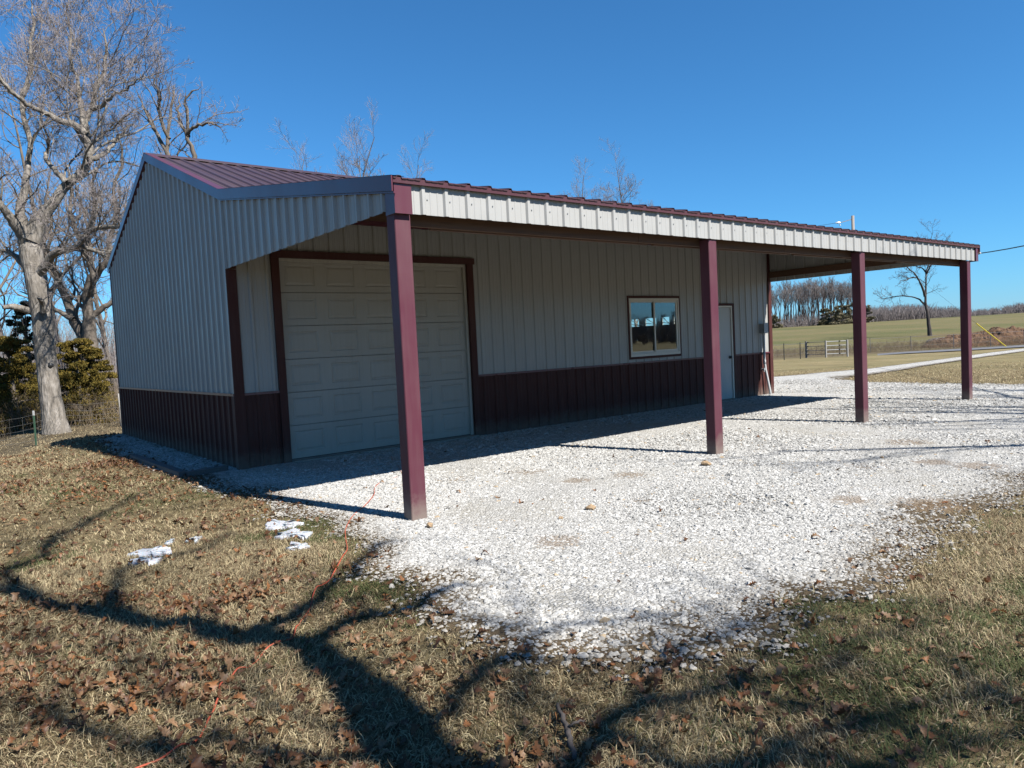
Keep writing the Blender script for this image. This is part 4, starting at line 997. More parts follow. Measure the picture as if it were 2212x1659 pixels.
# wooded skyline behind the photographer, which the window glass reflects
N = 9000; az = r.uniform(-100, -5, N); dd = r.uniform(150, 185, N); x = CAM[0]+dd*np.cos(R_(1)*az); y = CAM[1]+dd*np.sin(R_(1)*az)
hh = 7.5+3*vnoise(az, az*0, .21, 3)+1.5*vnoise(az, az*0, .7, 5); A = np.stack([x, y, H(x, y)+hh*.4*r.random(N)], 1); B = A.copy(); B[:, 2] = H(x, y)+hh*r.uniform(.4, 1.05, N); B[:, :2] += r.normal(0, .8, (N, 2))
V, Fq = tubes(np.stack([A, (A+B)/2+r.normal(0, .15, (N, 3)), B], 1), np.stack([np.full(N, .16), np.full(N, .11), np.full(N, .05)], 1), 3)
tag(mk('wooded_skyline', V, [Fq], 'twig_far', smooth=True), 'bare woods on the skyline behind the photographer, mirrored in the window', 'woods', kind='stuff')
# grove undergrowth
N = 2200; u = r.uniform(1650, 1880, N); d = r.uniform(232, 262, N)
pb = CAM[None]+(F_[None]+RT_[None]*((u-1106)/FOC)[:, None]-UP_[None]*((700-829.5)/FOC))*d[:, None]
z0_ = H(pb[:, 0], pb[:, 1]); A = np.stack([pb[:, 0], pb[:, 1], z0_], 1); B = A+np.stack([r.normal(0, 1., N), r.normal(0, 1., N), r.uniform(.6, 4.2, N)], 1)
V, Fq = tubes(np.stack([A, (A+B)/2+r.normal(0, .2, (N, 3)), B], 1), np.stack([np.full(N, .07), np.full(N, .05), np.full(N, .025)], 1), 3)
tag(mk('grove_undergrowth', V, [Fq], 'twig_far', smooth=True), 'thin bare undergrowth between the trunks of the grove', 'undergrowth', kind='stuff')

# brush behind left fence: thickets of thin stems
def brush(name, N, ur, dr, hr, rad, label, mat='brush', seed=1, curve=.25, pieces=1, amp=1.):
    r = np.random.default_rng(seed); u = r.uniform(*ur, N); d = r.uniform(*dr, N)
    pb = CAM[None]+(F_[None]+RT_[None]*((u-1106)/FOC)[:, None]+0*UP_[None])*d[:, None]
    x, y = pb[:, 0], pb[:, 1]; z = H(x, y); h = r.uniform(*hr, N)*(0.75+.5*np.abs(vnoise(x, y, .5, 3)))*amp
    A = np.stack([x, y, z], 1); l = r.normal(0, curve, (N, 3)); l[:, 2] = 1; B = A+l*h[:, None]; mid = (A+B)/2+r.normal(0, .08, (N, 3))*h[:, None]
    P0 = np.stack([A, mid, B], 1); R0 = np.stack([np.full(N, rad), np.full(N, rad*.75), np.full(N, rad*.4)], 1)
    m = MB(); V, Fq = tubes(P0, R0, 3); m.add(V, [Fq])
    P1, R1 = children(P0, R0, C=5, lf=.5, ang=(20, 70), rf=.6, trop=.2, wig=.3, n=3, r=r, tmin=.3, rmin=rad*.4, lmax=1.)
    V, Fq = tubes(P1, R1, 3); m.add(V, [Fq])
    o = m.build(name, mat, None, True); tag(o, label, 'brush', kind='stuff'); return o
brush('brush', 2600, (-120, 330), (20.*KD, 28*KD), (.4, 1.35), .004, 'tangled dry brush behind the wire fence left of the barn', seed=3)
brush('saplings', 500, (-120, 340), (25*KD, 44), (2.5, 5.5), .009, 'thin bare saplings filling the wood behind the fence', 'twig', seed=4, curve=.15)
brush('wood_thicket', 2600, (-200, 420), (42, 60), (2.0, 5.0), .014, 'grey thicket deep in the wood behind the barn', 'twig', seed=6, curve=.2)
brush('roadside_brush', 2600, (1655, 2230), (66, 74), (.35, .8), .008, 'dry weeds along the fence beyond the road', seed=5)

# ---------------------------------------------------------------- left fence
fpts = [G(-60, 985), G(78, 962), None, G(262, 921), G(420, 900)]
tp = G(120, 935); fpts[2] = tp+np.array([F_[0], F_[1], 0])*.62
fpts = [np.array([p[0], p[1], float(H(p[0], p[1]))]) for p in fpts]
fence = empty('wire_fence', tuple(fpts[1])); tag(fence, 'sagging woven wire fence left of the barn, passing behind the pale oak', 'fence')
m = MB(); r = np.random.default_rng(2)
hts = [.13, .28, .43, .58, .78]
for a, b in zip(fpts[:-1], fpts[1:]):
    L = np.linalg.norm(b-a)
    for h in hts:
        pts = [a*(1-t_)+b*t_+np.array([0, 0, h-.05*math.sin(t_*np.pi)*h+r.normal(0, .006)]) for t_ in np.linspace(0, 1, 9)]; m.tube(pts, .0027, 4, False)
    for t_ in np.arange(.0, 1, .32/L):
        p = a*(1-t_)+b*t_; m.tube([p+(0, 0, .10), p+(0, 0, .4), p+(0, 0, .76)], .0014, 3, False)
m.build('woven_wire', 'wire', fence)
for i_, k in enumerate((1, 3)):
    p = fpts[k]; m = MB()
    if k == 1:
        m.bar(p+(0, 0, -.1), p+(0, 0, .76), .040, .006, up=(F_[0], F_[1], 0)); m.bar(p+(0.012, 0.0, -.1), p+(.012, 0.0, .76), .006, .034, up=(F_[0], F_[1], 0)); fp = m.build('fence_post', 'green_post', fence)
        m = MB(); m.bar(p+(0, 0, .761), p+(0, 0, .88), .042, .008, up=(F_[0], F_[1], 0)); m.bar(p+(.012, 0, .761), p+(.012, 0, .88), .008, .036, up=(F_[0], F_[1], 0)); m.build('post_tip', 'gate_metal', fp)
    else:
        m.tube([p+(0, 0, -.1), p+(.01, 0, .5), p+(0, 0, 1.0)], [.035, .03, .028], 8); m.build('fence_post', 'old_post', fence, True)

# ---------------------------------------------------------------- right fence, gates
def onfar(u, v): return G(u, v)
GA, GB, GC = G(1742, 773), G(1784.5, 772), G(1831, 770)
hG = 35.5*np.dot(GB-CAM, F_)/FOC
def gate(a, b, mat, nm, label, white):
    root = empty(nm, tuple(a)); tag(root, label, 'gate', 'field gates across the road')
    rails = [.20, .52, .84, 1.0]; rails = [.2, .44, .70, .95]
    m = MB()
    for f_ in rails: m.tube([a+(0, 0, hG*f_), b+(0, 0, hG*f_)], .032 if white else .024, 8)
    m.build('rails', mat, root)
    m = MB()
    for p in (a, b) if white else (a,): m.tube([p+(0, 0, -.2), p+(0, 0, hG*1.02)], .075 if white else .09, 9)
    m.build('gate_posts', 'old_post' if white else 'rusty_gate', root)
    m = MB(); c = a*.38+b*.62
    if white: m.tube([c+(0, 0, hG*.16), c+(0, 0, hG*.99)], .02, 6)
    for f_ in rails: m.box(-.07, .07, -.05, .05, -.04, .04, ax=np.eye(3), o=(a*.35+b*.65 if white else a*.9+b*.1)+np.array([0, 0, hG*f_]))
    m.build('brackets', 'black_plastic', root)
    return root
gate(GA, GB, 'rusty_gate', 'field_gate', 'left and darker field gate with thin grey rails beyond the yard', False)
gate(GB, GC, 'gate_metal', 'field_gate', 'right and whiter field gate with four bright rails beside the porch post', True)
rf = empty('field_fence', tuple(G(1872, 772))); tag(rf, 'thin wire stock fence on metal posts along the far side of the road', 'fence')
m = MB(); fl = [G(1668, 779), G(1694, 777.5), G(1729, 775)]; 
for p in fl: m2 = MB(); m2.tube([p+(0, 0, -.2), p+(0, 0, 1.35)], .035, 5); m2.build('fence_post', 'black_plastic', rf)
fr2 = [G(1831, 768.5), G(1880, 765), G(1968, 756.5), G(2060, 750), G(2140, 745), G(2212, 741)]
fr2 = [CAM+ray(u_, v_)*67 for u_, v_ in ((1831, 765), (1880, 762), (1968, 757), (2060, 751.5), (2140, 747), (2212, 742.5), (2330, 736))]
fr2 = [np.array([p[0], p[1], float(H(p[0], p[1]))]) for p in fr2]
for p in fr2[1:-1]: m2 = MB(); m2.tube([p+(0, 0, -.2), p+(0, 0, 1.30)], .03, 5); m2.build('fence_post', 'rusty_gate', rf)
for ln in (fl+[GA], [GC]+fr2):
    for h in (.45, .85, 1.25):
        for a, b in zip(ln[:-1], ln[1:]): m.tube([a+(0, 0, h), (a+b)/2+(0, 0, h-.02), b+(0, 0, h)], .010 if h < 1 else .016, 3, False)
m.build('wires', 'rusty_gate', rf)

# dirt mound and rubble
def mound(name, c, lx, ly, h, mat, seed, label, cat='mound'):
    n1_, n2_ = 150, 50; a = np.linspace(-1, 1, n1_); b = np.linspace(-1, 1, n2_); A, B = np.meshgrid(a, b, indexing='ij')
    e = np.clip(1-(np.abs(A)**2.6+np.abs(B)**2), 0, 1)**.6
    x = c[0]+A*lx*FH[1]+B*ly*FH[0]; y = c[1]-A*lx*FH[0]+B*ly*FH[1]
    z = H(x, y)-.05+h*e*(.75+.35*vnoise(A*lx, B*ly, .45, seed)+.13*vnoise(A*lx, B*ly, 1.3, seed+1)+.09*vnoise(A*lx, B*ly, 3.1, seed+2)+.06*vnoise(A*lx, B*ly, 7, seed+4))
    i = np.arange(n1_-1)[:, None]*n2_; j = np.arange(n2_-1)[None]; q = np.stack([i+j, i+n2_+j, i+n2_+j+1, i+j+1], -1).reshape(-1, 4)
    return tag(mk(name, np.stack([x, y, z], -1).reshape(-1, 3), [q], mat, smooth=False), label, cat)
c = CAM+ray(2152, 740)*71; mound('earth_mound', c, 7.2, 2.6, 1.65, 'clay', 3, 'long heap of freshly dug red-brown earth beyond the road')
c = CAM+ray(2040, 735)*80; mound('rubble_heap', c, 2.0, 1.3, .75, 'rubble', 8, 'small pale rubble heap at the foot of the lone field tree')

# utility pole, wires, guy
pb = CAM+ray(1850, 740)*57; pz = float(H(pb[0], pb[1])); ptop = P(1842, 466, 57)
up_ = empty('utility_pole', (pb[0], pb[1], pz)); tag(up_, 'weathered wooden utility pole sticking up above the porch eave', 'pole')
pt0 = np.array([ptop[0], ptop[1], ptop[2]]); pbase = np.array([ptop[0], ptop[1], pz-.3])
m = MB(); m.tube([pbase, pt0], [.15, .11], 12); m.build('pole_shaft', 'pole_wood', up_, True)
side = np.array([FH[1], -FH[0], 0.]) 
m = MB(); m.bar(pt0+side*-.1+(0, 0, -.28), pt0+side*-.95+(0, 0, -.48), .05, .05); m.build('bracket', 'pole_wood', up_)
m = MB(); e = pt0+side*-1.0+(0, 0, -.48); m.tube([e+side*-.0, e+side*-.18, e+side*-.36], [.05, .07, .03], 8); m.tube([e+(0, 0, -.1), e+(0, 0, -.25)], [.04, .05], 8); m.build('insulator', 'ceramic', up_)
m = MB(); c = pt0+(0, 0, -1.35); m.tube([c+side*-.35+(0, 0, -.35), c+side*-.35+(0, 0, .1)], .15, 10); m.tube([c+side*-.1+(0, 0, .15), c+side*-.5+(0, 0, .15)], .03, 6); m.build('transformer', 'galv', up_)
def sag(a, b, s, r_, k=24):
    a, b = np.array(a), np.array(b); m = MB(); m.tube([a*(1-t_)+b*t_-np.array([0, 0, 4*s*t_*(1-t_)]) for t_ in np.linspace(0, 1, k)], r_, 5, False); return m
m = sag(pt0+side*-1.3+(0, 0, -.5), pt0+side*-45+np.array([10, 20, 1.5]), 1.2, .012)
tag(m.build('power_line', 'cable'), 'thin power line leaving the pole to the left', 'wire')
m = sag(P(1990, 545, 40), P(2560, 440, 13), .35, .016) if False else sag(pt0+(0, 0, -1.6), P(2700, 400, 11.5), 1.35, .017, 30)
tag(m.build('service_cable', 'cable'), 'thick black cable crossing the sky at the right above the end of the eave', 'wire')
ga = G(2175, 750); gw = empty('guy_wire', tuple(ga)); tag(gw, 'slanting guy wire with a yellow guard beside the road', 'guy wire')
top_att = pt0+(0, 0, -.9); dv = (top_att-ga)/np.linalg.norm(top_att-ga)
m = MB(); m.tube([ga, top_att], .008, 4, False); m.build('cable', 'cable', gw)
m = MB(); gtop = P(2108, 698, 56); gl_ = gtop-ga; m.tube([ga+dv*.05, ga+dv*4.2], .045, 8); m.build('yellow_guard', 'yellow', gw)

# ---------------------------------------------------------------- the trees behind the photographer (their shadows fall on the lawn)
def SP(u, v, h):
    g = G(u, v, 0.); return g+SUN/SUN[2]*h
def slimb(pts, hs_, rad, n=22, wob=.02, spawn=True):
    hs_ = np.linspace(hs_[0], hs_[1], len(pts)) if len(hs_) == 2 else hs_
    a, b = smooth_path([SP(u, v, h) for (u, v), h in zip(pts, hs_)], rad, n, wob); return (a, b, spawn)
bt = SP(930, 1659, 4.2); base = np.array([bt[0]+.12, bt[1]-.1, 0.])
LS = []
a, b = smooth_path([base, base+(0, 0, 1.5), bt-(0, 0, 1.2), bt, SP(820, 1560, 4.7), SP(745, 1450, 5.2)], [.25, .19, .155, .13, .12, .10], 24, .004); LS.append((a, b, False))
LS.append(slimb([(745, 1450), (690, 1420), (630, 1386), (513, 1378), (373, 1352), (233, 1328), (93, 1304), (0, 1276), (-120, 1245)], (5.0, 7.2), [.115, .105, .098, .092, .085, .076, .066, .056, .03]))
LS.append(slimb([(900, 1620), (880, 1560), (840, 1500), (770, 1450)], (4.3, 5.2), [.12, .10, .08, .06], 12, .01, False))
LS.append(slimb([(640, 1392), (551, 1368), (610, 1340), (667, 1305), (720, 1262), (770, 1222), (817, 1174)], (5.5, 7.6), [.05, .06, .055, .05, .045, .04, .03]))
LS.append(slimb([(650, 1396), (690, 1375), (747, 1347), (800, 1330), (885, 1314), (938, 1279), (1000, 1262)], (5.5, 6.8), [.06, .055, .05, .05, .045, .04, .02]))
LS.append(slimb([(93, 1298), (20, 1250), (30, 1225), (89, 1202), (110, 1165), (180, 1130), (260, 1090), (330, 1058)], (7.9, 10.), [.04, .05, .055, .05, .045, .04, .03, .02]))
LS.append(slimb([(233, 1328), (250, 1290), (255, 1240), (330, 1205), (420, 1190), (500, 1150)], (7.2, 9.5), [.04, .04, .035, .03, .03, .02]))
LS.append(slimb([(1010, 1850), (1130, 1760), (1236, 1650), (1318, 1571), (1381, 1520), (1475, 1510), (1591, 1468), (1755, 1454), (1895, 1372), (2000, 1330)], (4.4, 7.6), [.05, .05, .048, .045, .04, .034, .03, .026, .022, .012], 34))
LS.append(slimb([(930, 1560), (985, 1500), (1040, 1450), (1110, 1425), (1190, 1432), (1270, 1420)], (4.6, 6.5), [.03, .032, .036, .03, .02, .012]))
LS.append(slimb([(1591, 1468), (1700, 1520), (1850, 1540), (1990, 1580), (2150, 1590)], (6.2, 7.6), [.026, .026, .022, .02, .012]))
LS.append(slimb([(1318, 1571), (1420, 1640), (1600, 1660), (1800, 1655), (1980, 1700)], (5.6, 7.), [.03, .03, .026, .022, .015]))
LS.append(slimb([(1110, 1425), (1170, 1370), (1290, 1345), (1450, 1335), (1560, 1300)], (6., 7.5), [.02, .022, .02, .016, .01]))
LS.append(slimb([(1381, 1520), (1420, 1440), (1500, 1390), (1620, 1360), (1720, 1320)], (5.8, 8), [.03, .026, .024, .02, .012]))
# leader with crown that dapples posts and fascia
LS.append(slimb([(1380, 1760), (1500, 1700), (1700, 1600), (1950, 1540), (2150, 1480), (2300, 1440)], (5.2, 7.5), [.035, .034, .03, .026, .02, .012]))
LS.append(slimb([(1500, 1700), (1700, 1700), (1950, 1645), (2100, 1600), (2260, 1550)], (5.6, 7.2), [.03, .028, .024, .02, .012]))
LS.append(slimb([(900, 1640), (700, 1640), (480, 1600), (300, 1610), (120, 1570), (-60, 1580)], (4.6, 6.4), [.03, .028, .026, .022, .018, .010]))
st = build_tree('oak_tree', LS, [dict(C=7, lf=.34, ang=(30, 70), rf=.42, trop=.2, wig=.22, n=8, tmin=.2, rmin=.009, lmax=1.9),
                                  dict(C=5, lf=.5, ang=(25, 65), rf=.5, trop=.1, wig=.25, n=5, tmin=.2, rmin=.006, lmax=1.0),
                                  dict(C=3, lf=.55, ang=(25, 60), rf=.55, trop=.2, wig=.25, n=4, tmin=.15, rmin=.004, lmax=.6)], 91, tuple(base))
tag(st, 'bare oak beside the photographer that throws the big branching shadow on the lawn', 'tree')
sp = (12.5, -16.2, 0)
s2 = proto('oak_tree', 11.5, .36, 16, 93, sp, [dict(LV_BG[0], C=8), dict(LV_BG[1]), dict(LV_BG[2], C=4)], ('bark', 'twig'), spread=.95)
tag(s2, 'bare oak off to the right that streaks the right of the gravel with shadow', 'tree')

s3 = build_tree('oak_tree', shift(rnd_tree_limbs(12.5, .14, 9, 97, spread=.45), (1.1, -15.2, 0)), [dict(C=5, lf=.4, ang=(30, 65), rf=.5, trop=.4, wig=.22, n=6, tmin=.3, rmin=.014, lmax=2.6), dict(C=4, lf=.5, ang=(25, 60), rf=.55, trop=.3, wig=.22, n=5, tmin=.2, rmin=.009, lmax=1.3), dict(C=3, lf=.5, ang=(25, 60), rf=.6, trop=.3, wig=.22, n=4, tmin=.2, rmin=.005, lmax=.7)], 97, (1.1, -15.2, 0), ('bark', 'twig'))
tag(s3, 'slim bare oak behind the photographer that dapples the front porch post', 'tree')
# ---------------------------------------------------------------- lawn: grass blades
def grass(N, box, dlo, dhi, hgt, wid, seed):
    r = np.random.default_rng(seed); x = r.uniform(box[0], box[1], N); y = r.uniform(box[2], box[3], N)
    s = sd_grav(x, y)+.16*vnoise(x, y, 1.7, 1)+.09*vnoise(x, y, 5.1, 2); d = np.hypot(x-CAM[0], y-CAM[1])
    dens = (.5+.5*sst(-.5, .3, vnoise(x, y, 2.3, 21)+.5*vnoise(x, y, 7, 22)))*sst(.10, -.35, s)
    dens = np.maximum(dens, .012*(vnoise(x, y, 3., 23) > .6))
    ok = (r.random(N) < dens) & visible(x, y) & (d > dlo) & (d < dhi) & (r.random(N) < 1-sst(dhi*.6, dhi, d)*(dhi > 20)) & ~((x > -.02) & (x < 12.2) & (y > -.05) & (y < 7.3))
    x, y, d, s = x[ok], y[ok], d[ok], s[ok]; n = len(x)
    ca = r.integers(0, max(4, n//9), n)
    a = r.uniform(0, 6.28, n)+0.; comb = vnoise(x, y, 1.1, 31)*3
    a = np.where(r.random(n) < .5, a, comb+r.normal(0, .8, n))
    lean = np.clip(r.normal(1.28, .34, n), .15, 1.6); L = hgt*np.exp(r.normal(0, .4, n))
    d1 = np.stack([np.cos(a)*np.sin(lean*.6), np.sin(a)*np.sin(lean*.6), np.cos(lean*.6)], 1); d2 = np.stack([np.cos(a)*np.sin(lean*1.3), np.sin(a)*np.sin(lean*1.3), np.cos(lean*1.3)], 1)
    sv = np.stack([-np.sin(a), np.cos(a), r.normal(0, .4, n)], 1); W = (wid*r.uniform(.6, 1.3, n))[:, None]
    p0 = np.stack([x, y, H(x, y)-.008], 1); p1 = p0+d1*(L*.5)[:, None]; p2 = p1+d2*(L*.5)[:, None]; p2[:, 2] = np.maximum(p2[:, 2], p0[:, 2]+.012)
    V = np.stack([p0-sv*W*.5, p0+sv*W*.5, p1-sv*W*.4, p1+sv*W*.4, p2], 1).reshape(-1, 3)
    b_ = np.arange(n)[:, None]*5; q = b_+np.array([[0, 1, 3, 2]]); tr_ = b_+np.array([[2, 3, 4]])
    gv = vnoise(x, y, 1.3, 41)+.6*vnoise(x, y, 4, 42)+r.normal(0, .35, n)
    gv += .45*np.exp(-((s+.25)/.2)**2)
    straw = np.array([.385, .315, .185])*r.uniform(.5, 1.3, (n, 1)); brown = np.array([.19, .132, .075])*r.uniform(.6, 1.2, (n, 1)); green = np.array([.092, .105, .038])*r.uniform(.6, 1.3, (n, 1))
    k = r.random(n)[:, None]; c = np.where(k < .36, brown, straw); c = np.where((gv > .86+.9*sst(10, 18, d))[:, None], green, c)
    return V, q, tr_, np.repeat(c, 5, 0), n
parts = [grass(1000000, (-6.5, 5, -9.5, -2.5), 2.0, 6.5, .036, .0036, 1), grass(620000, (-9, 14, -9.5, 9), 6.5, 14, .040, .006, 2), grass(420000, (-9, 36, -8, 18), 14, 34, .045, .012, 3)]
off = 0; Vs, Qs, Ts, Cs = [], [], [], []
for V, q, tr_, c, n in parts:
    Vs.append(V); Qs.append(q+off); Ts.append(tr_+off); Cs.append(c); off += len(V); print('grass', n)
o = mk('grass', np.vstack(Vs), [np.vstack(Qs), np.vstack(Ts)], 'grass_blades', tint=np.vstack(Cs)); tag(o, 'dormant straw-coloured lawn grass with green tufts around the gravel', 'grass', kind='stuff')

# fallen oak leaves
half = [(0, 0), (.10, .05), (.07, .16), (.24, .22), (.13, .33), (.33, .45), (.16, .52), (.36, .68), (.17, .72), (.19, .88), (.06, .90), (0, 1.0)]
outl = [(-x_, y_) for x_, y_ in half[1:-1]]
def leaves(N, box, seed, size, dens):
    r = np.random.default_rng(seed); x = r.uniform(box[0], box[1], N); y = r.uniform(box[2], box[3], N)
    ok = (r.random(N) < dens(x, y)) & visible(x, y) & ~((x > -.05) & (x < 12.2) & (y > -.1) & (y < 7.3)); x, y = x[ok], y[ok]; n = len(x)
    nh = len(half); tv = []   # midrib, right, left columns
    for (hx, hy) in half: tv.append((0, hy-.5, 0.))
    for (hx, hy) in half: tv.append((hx, hy-.5, 1.))
    for (hx, hy) in half: tv.append((-hx, hy-.5, -1.))
    T = np.array(tv); k = len(T); sz = size*np.exp(np.clip(r.normal(0, .28, n), -.6, .45))
    fold = r.uniform(-.1, .9, n)[:, None]; curl = r.normal(0, 1.7, n)[:, None]; tw = r.normal(0, .6, n)[:, None]
    X_ = T[None, :, 0]*r.uniform(.8, 1.2, (n, 1)); Y_ = T[None, :, 1]+0*X_; Z_ = fold*np.abs(X_)*.9+curl*(Y_**2-.08)+tw*X_*Y_*1.5+r.normal(0, .012, (n, k))
    V = np.stack([X_*np.cos(fold*.4), Y_, Z_], -1)*sz[:, None, None]
    V = np.einsum('nij,nkj->nki', rotmats(n, .42), V)
    zmin = V[..., 2].min(1); V += np.stack([x, y, H(x, y)+.006-zmin*.55+r.random(n)*.012], 1)[:, None]
    Fq = []
    for i_ in range(nh-1):
        Fq.append([i_, nh+i_, nh+i_+1, i_+1]); Fq.append([i_, i_+1, 2*nh+i_+1, 2*nh+i_])
    Fq = np.array(Fq); q = (Fq[None]+k*np.arange(n)[:, None, None]).reshape(-1, 4)
    c = np.array([.20, .085, .030])*r.uniform(.4, 1.3, (n, 1)); kk = r.random((n, 1)); c = np.where(kk < .35, np.array([.23, .135, .070])*r.uniform(.7, 1.2, (n, 1)), c); c = np.where(kk > .75, np.array([.09, .040, .018]), c)
    return V.reshape(-1, 3), q, np.repeat(c, k, 0), n
LC = [(G(60, 1330), .9), (G(300, 1510), .55), (G(500, 1330), .5), (G(1150, 1640), .45), (G(720, 1600), .55), (G(120, 1450), .6), (G(420, 1480), .5), (G(60, 1060), .9), (G(950, 1500), .4), (G(250, 1000), .6), (G(1850, 1560), .3)]
def ldens(x, y):
    d = .10*(1-sst(-1.5, 3.5, x))+.02+0*y
    for p, r_ in LC: d = d+.45*np.exp(-((x-p[0])**2+(y-p[1])**2)/(r_*r_))
    d = d*(.35+1.2*sst(-.3, .6, vnoise(x, y, 1.8, 51)+.5*vnoise(x, y, 5, 52)))
    s = sd_grav(x, y); return np.clip(d, 0, 1)*np.where(s > .1, .05, 1)
V, q, c, n = leaves(210000, (-8, 9, -9.3, 9), 4, .047, ldens); print('leaves', n)
o = mk('fallen_leaves', V, [q], 'leaves', tint=c, smooth=True); tag(o, 'brown lobed oak leaves scattered over the dormant lawn', 'leaves', kind='stuff')

# ---------------------------------------------------------------- cord, snow, rocks, stick
def z6(a, b): return (a*.4667, 884.8+b*.4667)
cord_z = [(1862, 301), (1790, 312), (1745, 340), (1732, 362), (1730, 395), (1690, 435), (1645, 470), (1620, 500), (1598, 545), (1600, 590), (1606, 635), (1585, 670), (1568, 700), (1545, 745), (1525, 775), (1490, 800), (1465, 815), (1448, 850), (1440, 880), (1425, 900), (1400, 930), (1380, 960), (1370, 990), (1350, 1025), (1300, 1060), (1240, 1080), (1190, 1120), (1150, 1150), (1100, 1185), (1055, 1220), (1020, 1255), (1012, 1290), (1005, 1330), (985, 1370), (960, 1410), (925, 1465), (880, 1500), (830, 1530), (740, 1590), (640, 1635), (585, 1662), (500, 1700)]
cpx = [(846, 985), (850, 995), (862, 1006), (867, 1017), (880, 1024)]+[z6(*p) for p in cord_z]
cz = []
for (u_, v_) in cpx:
    g = G(u_, v_, .03); cz.append(g)
cz = np.array(cz); r = np.random.default_rng(3); under = (vnoise(cz[:, 0], cz[:, 1], 2.1, 61) > .35)
cz[:, 2] = .014+r.normal(0, .005, len(cz)); cz[24:27, 2] = -.012; cz[31:33, 2] = -.012; cz[28, 2] = -.006; cz[34, 2] = -.004; cz[40:42, 2] = -.008
a, b = smooth_path(cz, np.full(len(cz), .0042), 260)
m = MB(); m.tube(a, b, 7); tag(m.build('extension_cord', 'orange', None, True), 'orange extension cord snaking from the barn door across the gravel and lawn', 'cord')

def patch(name, pts, th, mat, label, cat, seed, group=None):
    """flat blob whose outline runs through ground points"""
    r = np.random.default_rng(seed); g = np.array([G(u_, v_, .02) for u_, v_ in pts]); c = g.mean(0); g = c+(g-c)*.88; k = len(g)
    out = []
    for i_ in range(k):
        p0, p1, p2, p3 = g[i_-1], g[i_], g[(i_+1) % k], g[(i_+2) % k]
        for f in np.linspace(0, 1, 5)[:-1]:
            q_ = .5*((2*p1)+(-p0+p2)*f+(2*p0-5*p1+4*p2-p3)*f**2+(-p0+3*p1-3*p2+p3)*f**3); out.append(q_+np.append(r.normal(0, .022, 2), 0))
    o_ = np.array(out); K = len(o_); rings = [(1.02, -.02), (1.0, th*.6), (.93, th), (.6, th), (.3, th)]
    V = []; 
    for s, z in rings:
        R2 = c+(o_-c)*s; R2[:, 2] = .012+z+r.normal(0, .0012, K); V.append(R2)
    V.append(np.array([[c[0], c[1], 0.012+th]])); V = np.vstack(V); i = np.arange(K); j = (i+1) % K; Fq = [np.stack([a_*K+i, a_*K+j, (a_+1)*K+j, (a_+1)*K+i], 1) for a_ in range(len(rings)-1)]
    a_ = len(rings)-1; tr_ = np.stack([a_*K+i, a_*K+j, np.full(K, len(rings)*K)], 1)
    return tag(mk(name, V, [np.vstack(Fq), tr_], mat, smooth=True), label, cat, group)
gs = 'melting snow patches on the lawn'
Z = lambda l: [z6(*p) for p in l]
patch('snow_patch', Z([(1225, 520), (1260, 504), (1320, 512), (1372, 508), (1385, 528), (1340, 540), (1290, 548), (1240, 552)]), .008, 'snow', 'upper snow patch nearest the front porch post', 'snow', 1, gs)
patch('snow_patch', Z([(1252, 585), (1290, 565), (1360, 545), (1400, 560), (1448, 566), (1425, 592), (1370, 580), (1310, 590)]), .008, 'snow', 'widest snow patch, just below the one nearest the porch post', 'snow', 2, gs)
patch('snow_patch', Z([(1348, 628), (1372, 612), (1412, 616), (1418, 630), (1380, 638)]), .008, 'snow', 'small round snow patch right below the widest one', 'snow', 3, gs)
patch('snow_patch', Z([(585, 668), (640, 650), (700, 638), (750, 626), (802, 640), (760, 662), (690, 672), (620, 668)]), .008, 'snow', 'long snow streak on the left of the lawn, upper of two', 'snow', 4, gs)
patch('snow_patch', Z([(592, 696), (640, 684), (700, 680), (762, 684), (735, 696), (660, 702)]), .008, 'snow', 'long snow streak on the left of the lawn, lower of two', 'snow', 5, gs)
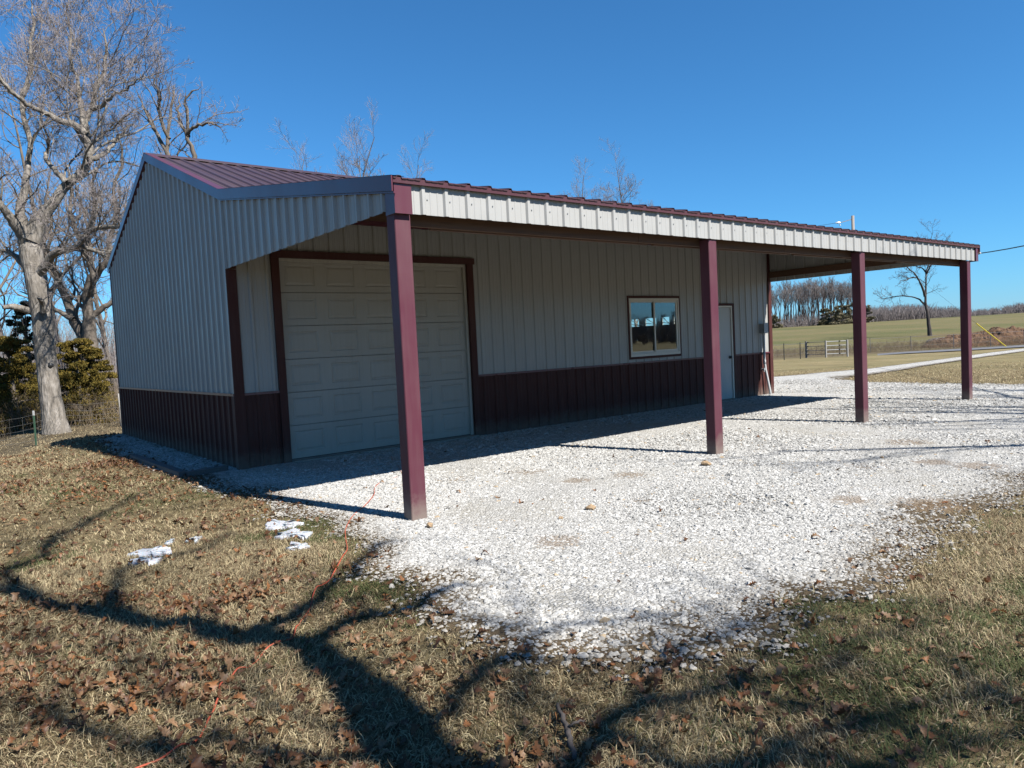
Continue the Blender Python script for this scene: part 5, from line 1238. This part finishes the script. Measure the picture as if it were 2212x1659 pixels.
patch('snow_patch', Z([(888, 596), (905, 587), (928, 590), (915, 599)]), .008, 'snow', 'tiny snow scrap between the left and right snow patches', 'snow', 6, gs)
patch('snow_patch', Z([(784, 604), (798, 595), (808, 600), (797, 608)]), .008, 'snow', 'tiniest snow scrap, above the left snow streak', 'snow', 7, gs)

def stone(u_, v_, sx, sy, sz, label, seed, mat='rock'):
    r = np.random.default_rng(seed); import bmesh
    bm = bmesh.new(); bmesh.ops.create_icosphere(bm, subdivisions=2, radius=1)
    for vv in bm.verts:
        n_ = vv.co.normalized(); k = 1+.16*math.sin(n_.x*5+seed)+.13*math.sin(n_.y*6+n_.z*4+seed*2)+r.normal(0, .03); vv.co = Vector((n_.x*sx*k, n_.y*sy*k, n_.z*sz*k))
    me = bpy.data.meshes.new('loose_stone'); bm.to_mesh(me); bm.free(); me.materials.append(MAT[mat])
    o = bpy.data.objects.new('loose_stone', me); g = G(u_, v_, .02); o.location = (g[0], g[1], .015+sz*.5); o.rotation_euler = (0, 0, seed*1.3); link(o); tag(o, label, 'stone', 'loose stones on the gravel')
stone(1525, 1003, .075, .045, .028, 'flat tan stone on the gravel in front of the second porch post', 1)
stone(1277, 1098, .045, .030, .025, 'tan stone in the middle of the open gravel', 2)
stone(928, 1136, .030, .026, .022, 'small yellowish stone at the foot of the nearest porch post', 3)
stone(1211, 1119, .02, .018, .012, 'tiny tan pebble left of the middle stone', 4)
stone(1905, 988, .02, .018, .012, 'small dark stone at the right of the gravel', 5)
# fallen stick
a, b = smooth_path([G(1205, 1520, .05), G(1212, 1545, .04), G(1225, 1575, .03), G(1232, 1600, .03), G(1240, 1640, .02)], [.006, .009, .011, .011, .008], 18, .003)
m = MB(); m.tube(a, b, 7); a, b = smooth_path([G(1225, 1575, .03), G(1245, 1560, .06), G(1262, 1556, .05)], [.006, .005, .003], 8, .002); m.tube(a, b, 6)
tag(m.build('fallen_stick', 'bark_far', None, True), 'dark fallen stick lying among leaves at the bottom centre', 'stick')
